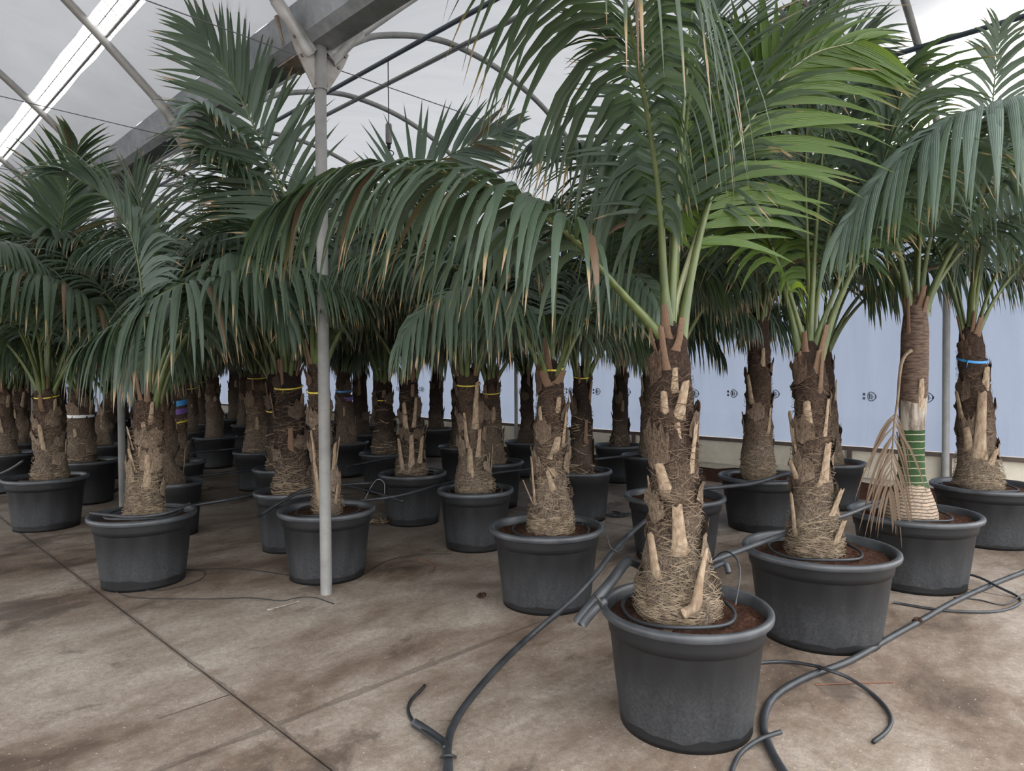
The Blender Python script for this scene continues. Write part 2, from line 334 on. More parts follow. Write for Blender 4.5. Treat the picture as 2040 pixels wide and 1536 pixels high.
def tube(p, r, n=8, caps=True, squash=1.0):
    p = np.asarray(p, float); k = len(p); r = np.broadcast_to(np.asarray(r, float), (k,))
    t = tangents(p); a = np.cross(t[0], [0.31, 0.17, 0.93]); a /= np.linalg.norm(a)
    V_ = np.zeros((k, n, 3)); ang = np.arange(n) * 2 * math.pi / n
    for i in range(k):
        a = a - (a @ t[i]) * t[i]; a /= np.linalg.norm(a); b = np.cross(t[i], a)
        V_[i] = p[i] + r[i] * (np.cos(ang)[:, None] * a + np.sin(ang)[:, None] * b * squash)
    i, j = np.meshgrid(np.arange(k - 1), np.arange(n), indexing='ij')
    Q = np.stack([i * n + j, i * n + (j + 1) % n, (i + 1) * n + (j + 1) % n, (i + 1) * n + j], -1).reshape(-1, 4)
    Vt = V_.reshape(-1, 3)
    if caps and n % 2 == 0:
        cq = []
        for o_ in (0, (k - 1) * n):
            for s in range(n // 2 - 1):
                cq.append([o_ + s, o_ + s + 1, o_ + n - 2 - s, o_ + n - 1 - s])
        Q = np.vstack([Q, cq])
    return Vt, Q
def lathe(prof, n, fn=None):
    prof = np.asarray(prof, float); k = len(prof); ang = np.arange(n) * 2 * math.pi / n
    V_ = np.zeros((k, n, 3))
    for i, (r, z) in enumerate(prof):
        rr = np.full(n, r) if fn is None else fn(r, z, ang)
        V_[i, :, 0] = rr * np.cos(ang); V_[i, :, 1] = rr * np.sin(ang); V_[i, :, 2] = z
    i, j = np.meshgrid(np.arange(k - 1), np.arange(n), indexing='ij')
    Q = np.stack([i * n + j, i * n + (j + 1) % n, (i + 1) * n + (j + 1) % n, (i + 1) * n + j], -1).reshape(-1, 4)
    return V_.reshape(-1, 3), Q
def uax(): return np.array([U, V, Z])

# ------------------------------------------------------------------ setting: floor, walls, roof
UE = [-10.0, -5.35, -1.35, 2.65, 6.65, 10.65, 14.65, 18.65, 22.0]
VE = [-13.0, -9.03, -5.03, -1.03, 2.97, 6.5]
v, q = box_q(P(6, -3.25, -0.16), 60, 46, 0.30, uax())
floor = struct(obj('floor', qmesh('floor', v, q, smooth=False), joint_mat))
rs = random.Random(3)
for i in range(len(UE) - 1):
    for j in range(len(VE) - 1):
        g = 0.009
        c = P((UE[i] + UE[i + 1]) / 2, (VE[j] + VE[j + 1]) / 2, -0.045)
        v, q = box_q(c, UE[i + 1] - UE[i] - g, VE[j + 1] - VE[j] - g, 0.09, uax())
        obj('slab', qmesh('slab', v, q, smooth=False), conc_mat, floor)
# the short sawn joint beside the long one
v, q = box_q(P(-0.95, -1.19, 0.0005), 0.006, 0.30, 0.002, uax()); obj('saw_cut', qmesh('saw_cut', v, q), joint_mat, floor)

PROF = spline([(0, 3.45), (.22, 3.66), (.96, 4.33), (1.67, 4.86), (2.02, 5.04), (2.56, 5.2), (3.05, 5.25), (3.75, 5.18), (4.49, 4.95), (5.16, 4.56), (5.7, 4.17), (6.1, 3.75)], 81)
SPAN = 6.1; USTEP = 2.12
# roof film: one sheet for each bay, in panels between arches
def roof_sheet(name, v0, sign, hole):
    pr = PROF[PROF[:, 0] > 0.33].copy(); pr[:, 1] += 0.045; pr = np.vstack([[(0.162, 3.772)], pr])
    vs = [v0 + sign * a for a in pr[:, 0]]
    us = np.arange(-4.5, 22.01, 0.5)
    V_ = np.array([[P(u_, vv, zz + 0.012 * math.sin(u_ * 5 + vv * 2)) for vv, zz in zip(vs, pr[:, 1])] for u_ in us])
    nu, nv = V_.shape[:2]
    i, j = np.meshgrid(np.arange(nu - 1), np.arange(nv - 1), indexing='ij'); i = i.ravel(); j = j.ravel()
    keep = np.ones(len(i), bool)
    if hole:
        keep = ~((pr[j, 0] > hole[0]) & (pr[j + 1, 0] < hole[1]) & (us[i] >= hole[2]) & (us[i] < hole[3]))
    i, j = i[keep], j[keep]
    return qmesh(name, V_.reshape(-1, 3), np.stack([i * nv + j, (i + 1) * nv + j, (i + 1) * nv + j + 1, i * nv + j + 1], -1))
pr0 = PROF[:, 0]
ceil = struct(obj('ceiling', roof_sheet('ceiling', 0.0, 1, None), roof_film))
ha = pr0[np.searchsorted(pr0, 0.60)]; hb = pr0[np.searchsorted(pr0, 0.60) + 2]
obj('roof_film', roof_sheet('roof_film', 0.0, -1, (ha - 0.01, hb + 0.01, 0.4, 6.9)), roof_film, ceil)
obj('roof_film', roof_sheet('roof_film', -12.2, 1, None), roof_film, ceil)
# bars of the open roof strip
za = lambda a: float(np.interp(a, PROF[:, 0], PROF[:, 1])) + 0.05
for a in (ha + 0.025, ha + 0.09):
    v, q = tube([P(0, -a, za(a)), P(7.5, -a, za(a))], 0.004 if a > ha + .05 else 0.012, 6); obj('vent_bar', qmesh('vent_bar', v, q), steel_mat, ceil)
mb = qmesh('vent_wire', *tube([(0, 0, 0), tuple((-V * (hb - ha) + Z * (za(hb) - za(ha))))], 0.003, 4)); mb.materials.append(steel_mat)
for k in range(50): obj('vent_wire', mb, None, ceil, P(0.1 + k * 0.15, -ha, za(ha)))

# side wall: blue-white film, rail, cream skirting
def sheet(name, v_, u0, u1, z0, z1, du, nz, wav):
    us = np.arange(u0, u1 + 1e-6, du); zs = np.linspace(z0, z1, nz)
    V_ = np.array([[P(a, v_ + wav * math.sin(a * 3.1 + z_ * 1.3) * math.sin(a * 0.9 + z_), z_) for z_ in zs] for a in us]); nv = nz
    i, j = np.meshgrid(np.arange(len(us) - 1), np.arange(nv - 1), indexing='ij'); i = i.ravel(); j = j.ravel()
    return qmesh(name, V_.reshape(-1, 3), np.stack([i * nv + j, (i + 1) * nv + j, (i + 1) * nv + j + 1, i * nv + j + 1], -1))
VW = 6.16
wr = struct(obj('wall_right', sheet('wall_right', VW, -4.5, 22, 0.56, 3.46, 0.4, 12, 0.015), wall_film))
we = sheet('wall_back', 0, 0, 18.4, 0.0, 5.2, 0.5, 8, 0.0)
pp = np.array([v_.co[:] for v_ in we.vertices]); uu = (pp - O) @ U
we.vertices.foreach_set('co', np.array([P(22.0, 6.1 - a, z_) for a, z_ in zip(uu, pp[:, 2])], dtype=np.float32).ravel())
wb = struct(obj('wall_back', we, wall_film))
v, q = box_q(P(6, VW, 0.27), 32, 0.03, 0.55, uax()); bb = struct(obj('baseboard_right', qmesh('baseboard_right', v, q, smooth=False), cream_mat))
v, q = box_q(P(6, VW - 0.035, 0.24), 32, 0.05, 0.06, uax()); obj('skirting_fold', qmesh('skirting_fold', v, q, smooth=False), cream_mat, bb)
v, q = box_q(P(6, VW - 0.06, 0.535), 32, 0.04, 0.045, uax()); t1 = struct(obj('trim_1', qmesh('trim_1', v, q, smooth=False), rail_mat))
lg = qmesh('rail_leg', *box_q((0, 0, .26), .05, .035, .52, uax()), smooth=False); lg.materials.append(rail_mat)
for k in range(26): obj('rail_leg', lg, None, t1, P(-4.2 + 1.0 * k, VW - 0.06))
v, q = box_q(P(6, VW + 0.0, 3.58), 32, 0.06, 0.26, uax()); t2 = struct(obj('trim_2', qmesh('trim_2', v, q, smooth=False), brown_mat))
v, q = box_q(P(6, VW - 0.05, 3.76), 32, 0.10, 0.05, uax()); obj('eave_board', qmesh('eave_board', v, q, smooth=False), ochre_mat, t2)
v, q = tube([P(-10, VW - 0.10, 3.68), P(22, VW - 0.10, 3.68)], 0.04, 10); obj('roll_tube', qmesh('roll_tube', v, q), dark_pipe, t2)
# soil heaped at the foot of the wall
us = np.arange(-6, 20, 0.25); rr = np.random.RandomState(5)
V_ = []
for a in us:
    h = 0.10 + 0.05 * rr.rand()
    V_ += [P(a, VW - 0.02, h + 0.03), P(a, VW - 0.14, h), P(a, VW - 0.28 - 0.05 * rr.rand(), 0.0)]
i, j = np.meshgrid(np.arange(len(us) - 1), np.arange(2), indexing='ij'); i = i.ravel(); j = j.ravel()
tag(obj('soil_bank', qmesh('soil_bank', np.array(V_), np.stack([i * 3 + j, (i + 1) * 3 + j, (i + 1) * 3 + j + 1, i * 3 + j + 1], -1)), soil_mat), 'long low bank of brown soil along the foot of the film wall', 'soil')

# printed marks on the wall film (ring with bars inside, two small squares beside it)
def mark_mesh():
    parts = []
    ang = np.linspace(0, 2 * math.pi, 19)
    out = np.array([[0.052 * math.cos(a) * (1.12 if abs(a) < .6 or a > 5.7 else 1) if math.cos(a) > 0 else 0.04 * math.cos(a), 0.056 * math.sin(a)] for a in ang])
    inn = out * 0.80
    vs = np.zeros((38, 3)); vs[:19, 0] = out[:, 0]; vs[:19, 2] = out[:, 1]; vs[19:, 0] = inn[:, 0]; vs[19:, 2] = inn[:, 1]
    parts.append((vs, np.array([[k, k + 1, k + 20, k + 19] for k in range(18)])))
    def rect(x0, x1, z0, z1): parts.append((np.array([[x0, 0, z0], [x1, 0, z0], [x1, 0, z1], [x0, 0, z1]]), np.array([[0, 1, 2, 3]])))
    rect(-0.024, -0.004, -0.028, 0.034); rect(0.004, 0.016, -0.034, 0.03); rect(0.016, 0.032, -0.008, 0.0); rect(0.042, 0.06, -0.016, 0.016)
    rect(-0.088, -0.06, 0.010, 0.040); rect(-0.088, -0.06, -0.036, -0.006)
    return qmesh('printed_mark', *join(parts), smooth=False)
mk = mark_mesh(); mk.materials.append(mark_mat)
for x, y in ((841, 776), (876, 777), (994, 777), (1038, 778), (1136, 779), (1190, 780), (1250, 781), (1385, 784), (1461, 784), (1544, 785), (1735, 790), (1848, 792), (795, 775), (1640, 787)):
    p = onplane(x, y, P(0, VW - 0.04), V)
    mw = Matrix(((-U[0], V[0], 0, p[0]), (-U[1], V[1], 0, p[1]), (0, 0, 1, p[2]), (0, 0, 0, 1)))
    obj('printed_mark', mk, None, wr, mw=mw)

# ------------------------------------------------------------------ steel: posts, arches, gutters, brackets, purlins
def pipe(name, pts, r, mat, n=10, smooth=24, parent=None):
    p = spline(pts, smooth) if len(pts) > 2 else np.asarray(pts)
    return obj(name, qmesh(name, *tube(p, r, n)), mat, parent)
post_me = qmesh('wall_post', *tube([(0, 0, 0), (0, 0, 3.75)], 0.036, 12)); post_me.materials.append(steel_mat)
foot_me = qmesh('post_sleeve', *tube([(0, 0, 0), (0, 0, 0.56)], 0.041, 12)); foot_me.materials.append(steel_mat)
for k in range(-2, 10):
    u_ = k * USTEP - 0.05
    t = thing('wall_post', 'grey galvanized steel post standing against the blue-white film wall', 'post', P(u_, VW - 0.07), 'posts along the film wall')
    obj('post', post_me, None, t); obj('post_sleeve', foot_me, None, t)
arch_pts = [(a, b) for a, b in PROF[::2]]
def arch(v0, sign, u_, label, group):
    p = np.array([U * 0 + sign * a * V + b * Z for a, b in PROF])
    o = obj('roof_arch', arch_me[sign], None, None, P(u_, v0)); tag(o, label, 'arch', group)
arch_me = {}
for s in (1, -1):
    arch_me[s] = qmesh('roof_arch', *tube(np.array([s * a * V + b * Z for a, b in PROF[1:]]), 0.034, 10)); arch_me[s].materials.append(steel_mat)
for k in range(-2, 10):
    arch(0, 1, k * USTEP, 'bent grey steel pipe arching from the gutter to the film wall', 'roof arches on the film wall side of the gutter')
    arch(0, -1, k * USTEP, 'bent grey steel pipe rising from the gutter away from the film wall', 'roof arches on the open aisle side of the gutter')
    if k % 2 == 0: arch(-12.2, 1, k * USTEP, 'bent grey steel pipe of the farther roof bay beyond the second gutter', 'roof arches beyond the second gutter')
# gutter: folded sheet channel with thickness
def gutter(v0, name, label):
    outp = np.array([(-.165, 3.775), (-.155, 3.78), (-.108, 3.605), (-.05, 3.56), (.05, 3.56), (.108, 3.605), (.155, 3.78), (.165, 3.775), (.12, 3.595), (.07, 3.54), (-.07, 3.545), (-.12, 3.595)])
    n = len(outp); V_ = np.array([[P(a, v0 + x, z_) for x, z_ in outp] for a in (-4.5, 22.0)])
    Q = [[j, (j + 1) % n, n + (j + 1) % n, n + j] for j in range(n)]
    g = thing('roof_gutter', label, 'gutter', P(-4.5, v0, 3.55))
    c0 = P(-4.5, v0, 3.55)
    obj('channel', qmesh('channel', V_.reshape(-1, 3) - c0, Q, smooth=False), gut_mat, g)
    for k in range(-2, 10):
        lip = []
        for s in (-1, 1): lip.append(box_q(P(k * USTEP + 0.25, v0 + s * 0.146, 3.69) - c0, 0.03, 0.012, 0.18, np.array([U, (V * 0.955 - Z * s * 0.3), (V * s * 0.3 + Z * 0.955)])))
        lip.append(box_q(P(k * USTEP + 0.28, v0 + 0.01, 3.53) - c0, 0.30, 0.17, 0.012, uax()))
        obj('seam_band', qmesh('seam_band', *join(lip), smooth=False), rusty_mat if k % 3 == 0 else gut_mat, g)
gutter(0.0, 'roof_gutter', 'big folded steel rain gutter carried on the columns beside the palms')
gutter(-6.1, 'roof_gutter', 'second folded steel gutter on the far side of the open aisle')
# bracket: two plates, three sleeves, bolts
def bracket(parent, base):
    Oo = lambda u_, v_, z_: u_ * U + v_ * V + z_ * Z - np.asarray(base)
    poly = [(-.05, 3.27), (.05, 3.27), (.17, 3.47), (.21, 3.56), (.15, 3.585), (.06, 3.53), (-.06, 3.53), (-.15, 3.60), (-.22, 3.59), (-.17, 3.47)]
    for s in (-1,):
        vs = np.array([Oo(d_ * 0.006, a, b) for d_ in (-1, 1) for a, b in poly]); n = len(poly)
        Q = [[j, (j + 1) % n, n + (j + 1) % n, n + j] for j in range(n)]
        for o_ in (0, n): Q += [[o_ + 0, o_ + 1, o_ + 5, o_ + 6], [o_ + 1, o_ + 2, o_ + 4, o_ + 5], [o_ + 2, o_ + 3, o_ + 4, o_ + 4], [o_ + 0, o_ + 6, o_ + 7, o_ + 9], [o_ + 7, o_ + 8, o_ + 9, o_ + 9]]
        pl = obj('bracket_plate', qmesh('bracket_plate', vs, Q, smooth=False), bracket_mat, parent)
        for a, b in ((-.035, 3.30), (.035, 3.30), (-.13, 3.45), (.13, 3.45), (-.18, 3.55), (.18, 3.54)):
            obj('bolt', qmesh('bolt', *tube([Oo(-0.018, a, b), Oo(0.018, a, b)], 0.011, 6)), rusty_mat, pl)
    for s in (-1, 1):
        obj('arch_sleeve', qmesh('arch_sleeve', *tube(np.array([Oo(0, s * a, b) for a, b in ((0.07, 3.47), (.14, 3.555), (.22, 3.655), (.30, 3.735))]), 0.041, 10)), steel_mat, parent)
    obj('post_cap', qmesh('post_cap', *tube([Oo(0, 0, 3.27), Oo(0, 0, 3.56)], 0.044, 12)), steel_mat, parent)
col_me = qmesh('column_pipe', *tube([(0, 0, 0), (0, 0, 3.56)], 0.037, 14)); col_me.materials.append(steel_mat)
cl = {0: 'galvanized steel column rising through the palms beside the yellow-tied palm', 2: 'galvanized steel column partly hidden behind a leaning palm trunk', 4: 'slim far steel column among the crowded palm trunks'}
for k in range(-1, 10):
    if k % 2 == 0:
        t = thing('steel_column', cl.get(k, 'galvanized steel column under the rain gutter farther along the row'), 'column', P(k * USTEP, 0), None if k in cl else 'farther gutter columns')
        obj('column_pipe', col_me, None, t)
    else:
        t = thing('gutter_bracket', 'rust-stained bracket joining two roof arches under the rain gutter without a column', 'bracket', P(k * USTEP, 0, 3.3), 'gutter brackets without a column')
    bracket(t, (0, 0, 0) if k % 2 == 0 else (0, 0, 3.3))
tag(pipe('sprinkler_pipe', [P(-4.5, 2.3, 5.0), P(21.9, 2.3, 5.0)], 0.026, dark_pipe), 'dark sprinkler supply pipe running under the roof arches near the ridge', 'pipe')
tag(pipe('ridge_purlin', [P(-4.5, 2.95, 5.19), P(21.9, 2.95, 5.19)], 0.025, steel_mat), 'light grey ridge purlin pipe under the arch tops', 'pipe')
tag(pipe('ridge_wire_pipe', [P(-4.5, 3.06, 5.24), P(21.9, 3.06, 5.24)], 0.009, steel_mat), 'thin grey rod running right beside the ridge purlin', 'rod')
tag(pipe('side_purlin', [P(-4.5, 5.14, 4.52), P(21.9, 5.14, 4.52)], 0.026, dark_pipe), 'dark purlin pipe low on the roof above the film wall', 'pipe')
for k in range(-1, 8):
    tag(obj('tie_wire', qmesh('tie_wire', *tube([P(k * USTEP, -6.0, 3.52), P(k * USTEP, 0, 3.44), P(k * USTEP, 6.1, 3.46)], 0.0035, 4)), wire_mat), 'thin steel tie wire stretched across the greenhouse below the arches', 'wire', 'tie wires')
def sprinkler(x, y_top, y_bot, label):
    p0 = onplane(x, y_top, P(0, 2.3), V); u_, _ = uv_of(p0)
    d = depth(P(u_, 2.3, 5.0)); zb = float(W(x, y_bot, d)[2])
    t = thing('hanging_sprinkler', label, 'sprinkler', P(u_, 2.3, zb))
    L = 4.98 - zb; hl = 0.22
    obj('drop_tube', qmesh('drop_tube', *tube([(0, 0, hl), (0, 0, L)], 0.006, 6)), cable_mat, t)
    obj('weight', qmesh('weight', *lathe([(0, 0), (.034, 0.0), (.036, .01), (.037, .11), (.036, .21), (.03, .222), (0, .222)], 14)), weight_mat, t)
    v, q = join([tube([(0, 0, -0.05), (0, 0, 0.0)], 0.024, 8), tube([(0, 0, -0.08), (0, 0, -0.05)], 0.013, 8)])
    obj('nozzle', qmesh('nozzle', v, q), cable_mat, t)
    a = np.linspace(-0.5, math.pi - .2, 8); d_ = right
    obj('spinner_arm', qmesh('spinner_arm', *tube(np.array([d_ * (0.012 + 0.042 * math.sin(x_)) + Z * (-0.11 + 0.032 * math.cos(x_)) for x_ in a]), 0.006, 6)), cable_mat, t)
sprinkler(773, 110, 285, 'hanging sprinkler on a thin tube with a grey weight, upper end in clear view')
sprinkler(1315, -190, 72, 'hanging sprinkler with grey weight and hooked nozzle in front of the tall palm fronds')

# ------------------------------------------------------------------ palm parts
rng = np.random.RandomState(11)
def pot_fn(r, z, ang):
    if z < 0.02 or z > 0.372: return np.full(len(ang), r)
    k = np.clip((np.cos(ang * 14) - 0.55) * 4, 0, 1)
    return r + 0.004 * k - 0.002
pot_me = qmesh('pot', *lathe([(0.0, .004), (.20, .004), (.262, .004), (.268, .0), (.2685, .02), (.2695, .03), (.29, .2), (.3085, .37), (.3095, .376), (.316, .378), (.3195, .405), (.324, .446)], 56, pot_fn))
pot_me.materials.append(pot_mat)
rim_me = qmesh('rim', *lathe([(.3235, .442), (.334, .443), (.343, .446), (.349, .452), (.3515, .463), (.350, .475), (.344, .4815), (.334, .483), (.326, .479), (.321, .466), (.317, .42), (.310, .38)], 56))
rim_me.materials.append(rim_mat)
pot_lo = qmesh('pot', *lathe([(0.0, .004), (.262, .004), (.268, .0), (.2695, .03), (.3085, .37), (.316, .378), (.324, .446)], 28)); pot_lo.materials.append(pot_mat)
rim_lo = qmesh('rim', *lathe([(.3235, .442), (.343, .446), (.3515, .463), (.344, .4815), (.328, .481), (.319, .44), (.310, .38)], 28)); rim_lo.materials.append(rim_mat)
def soil_mesh(k):
    r_ = np.random.RandomState(k); n = 30; rad = np.array([0, .05, .1, .16, .21, .26, .295, .316])
    Vt, Q = lathe([(r, 0.432) for r in rad], n)
    Vt[:, 2] += r_.normal(0, 0.0075, len(Vt)); rr_ = np.hypot(Vt[:, 0], Vt[:, 1]); Vt[:, 2] += 0.02 * np.clip(1 - rr_ / .25, 0, 1)
    return qmesh('soil', Vt, Q)
soil_mes = [soil_mesh(k) for k in range(3)]
for s_ in soil_mes: s_.materials.append(soil_mat)

def boot_mesh(k):
    r_ = np.random.RandomState(100 + k); R = 6; cx_ = np.linspace(-1, 1, 5)
    s = np.linspace(0, 1, R); wid = np.interp(s, [0, .25, 1], [1.0, .62, .42]) * (0.9 + .2 * r_.rand())
    out = 0.10 * s ** 1.5 + r_.normal(0, .012, R); front, back = [], []
    lean = r_.normal(0, .08)
    for i in range(R):
        jag = r_.normal(0, 0.025, 5) * (1 if i == R - 1 else 0)
        for j, c_ in enumerate(cx_):
            zz = s[i] + jag[j]; xx = c_ * wid[i] * 0.5 + lean * s[i]; yy = out[i] - (c_ ** 2) * wid[i] * 0.16
            front.append((xx, -yy - 0.05, zz)); back.append((xx * 0.96, -yy + 0.015, zz))
    Vt = np.array(front + back); n = R * 5; Q = []
    for i in range(R - 1):
        for j in range(4):
            a = i * 5 + j; Q.append([a, a + 1, a + 6, a + 5]); Q.append([n + a, n + a + 5, n + a + 6, n + a + 1])
    for i in range(R - 1):
        a = i * 5; Q.append([a, a + 5, n + a + 5, n + a]); b = i * 5 + 4; Q.append([b, n + b, n + b + 5, b + 5])
    for j in range(4): a = (R - 1) * 5 + j; Q.append([a, a + 1, n + a + 1, n + a])
    return qmesh('leaf_base', Vt, Q)
boots = [boot_mesh(k) for k in range(5)]; boots_dark = [boot_mesh(k) for k in range(5, 8)]
for b in boots: b.materials.append(boot_mat)
for b in boots_dark: b.materials.append(boot_dark)

def trunk_geom(h, lean, r0, rm, rt, seed, ringed=False):
    r_ = np.random.RandomState(seed); k, n = 26, 22; s = np.linspace(0, 1, k)
    if ringed: rad = np.interp(s, [0, .04, .09, .15, .21, .4, .55, .85, 1], [r0, r0 * .97, r0 * .84, r0 * .62, rm, rm * .97, rm * 1.08, rm * 1.05, rt])
    else: rad = np.interp(s, [0, .05, .13, .28, .6, .85, 1], [r0 * .92, r0, r0 * .93, rm * 1.1, rm, rm * .5 + rt * .5, rt])
    ang = np.arange(n) * 2 * math.pi / n; Vt = np.zeros((k, n, 3)); cen = np.zeros((k, 3))
    lump = sum(r_.normal(0, .036 if not ringed else .008) * np.cos(np.outer(s * r_.uniform(5, 16), np.ones(n)) + ang[None] * r_.randint(1, 5) + r_.rand() * 6) for _ in range(6))
    for i in range(k):
        cen[i] = (lean[0] * s[i] ** 1.2, lean[1] * s[i] ** 1.2, h * s[i])
        rr = rad[i] * (1 + lump[i] + r_.normal(0, .045 if not ringed else .006, n))
        Vt[i, :, 0] = cen[i, 0] + rr * np.cos(ang); Vt[i, :, 1] = cen[i, 1] + rr * np.sin(ang); Vt[i, :, 2] = cen[i, 2]
    i, j = np.meshgrid(np.arange(k - 1), np.arange(n), indexing='ij')
    Q = np.stack([i * n + j, i * n + (j + 1) % n, (i + 1) * n + (j + 1) % n, (i + 1) * n + j], -1).reshape(-1, 4)
    Vt[-1] = cen[-1] + (Vt[-1] - cen[-1]) * .35 + np.array([0, 0, .03])
    def at(t): return np.array([np.interp(t, s, cen[:, c]) for c in range(3)]), float(np.interp(t, s, rad))
    return Vt.reshape(-1, 3), Q, at
def fiber_geom(at, h, n, wid, seed, smax=0.85):
    r_ = np.random.RandomState(seed + 77); Vs, Qs, o_ = [], [], 0
    for k in range(n):
        low = r_.rand() < 0.4
        t0 = r_.uniform(0.0, 0.12) if low else r_.uniform(0.02, smax)
        a0 = r_.uniform(0, 2 * math.pi); da = r_.choice([-1, 1]) * r_.uniform(0.5, 2.0); dt = r_.uniform(-.07, .09)
        seg = 6; pts = []
        bulge = r_.uniform(0.002, 0.016) * (1.3 if low else 1)
        for i in range(seg + 1):
            f = i / seg; t = min(max(t0 + dt * f + 0.012 * math.sin(f * 5 + k), 0.0), 1.0)
            c_, rr = at(t); a = a0 + da * f; R_ = rr + 0.006 + bulge * math.sin(f * math.pi)
            pts.append(c_ + np.array([R_ * math.cos(a), R_ * math.sin(a), 0.0]) + Z * r_.normal(0, .002))
        pts = np.array(pts); w_ = wid * r_.uniform(.6, 1.4) * np.interp(np.linspace(0, 1, seg + 1), [0, .2, .8, 1], [.4, 1, 1, .3])
        Vt = np.stack([pts - Z * w_[:, None], pts + Z * w_[:, None]], 1).reshape(-1, 3)
        Qs.append(np.array([[2 * i, 2 * i + 1, 2 * i + 3, 2 * i + 2] for i in range(seg)]) + o_); Vs.append(Vt); o_ += len(Vt)
    return np.concatenate(Vs), np.concatenate(Qs)

def flap_geom(at, h, n, seed):
    """old woven leaf sheaths: curved sheets standing off the trunk, ragged on top"""
    r_ = np.random.RandomState(seed + 5); out = []
    for k in range(n):
        t0 = 0.16 + 0.70 * (k + r_.rand()) / n; a0 = k * 2.0 + r_.uniform(-.5, .5); da = r_.uniform(.9, 1.7); dz = r_.uniform(.10, .20)
        na, nz = 13, 5; Vt = np.zeros((nz, na, 3)); peak = r_.uniform(.2, .8)
        for j in range(na):
            f = j / (na - 1); top = dz * (1 - .55 * abs(f - peak) / max(peak, 1 - peak)) * r_.uniform(.6, 1.12); bot = -.05 + .04 * abs(f - .5) * 2
            for i in range(nz):
                g = i / (nz - 1); z_ = bot + (top - bot) * g; c_, rr = at(min(max(t0 + z_ / h, 0), 1))
                R_ = rr * (1.02) + .008 + .020 * g ** 2 + r_.normal(0, .0025); a = a0 + da * (f - .5)
                Vt[i, j] = (c_[0] + R_ * math.cos(a), c_[1] + R_ * math.sin(a), h * t0 + z_)
        i, j = np.meshgrid(np.arange(nz - 1), np.arange(na - 1), indexing='ij'); i = i.ravel(); j = j.ravel()
        out.append((Vt.reshape(-1, 3), np.stack([i * na + j, i * na + j + 1, (i + 1) * na + j + 1, (i + 1) * na + j], -1)))
    return out
def unit(a): return a / np.maximum(np.linalg.norm(a, axis=-1, keepdims=True), 1e-9)
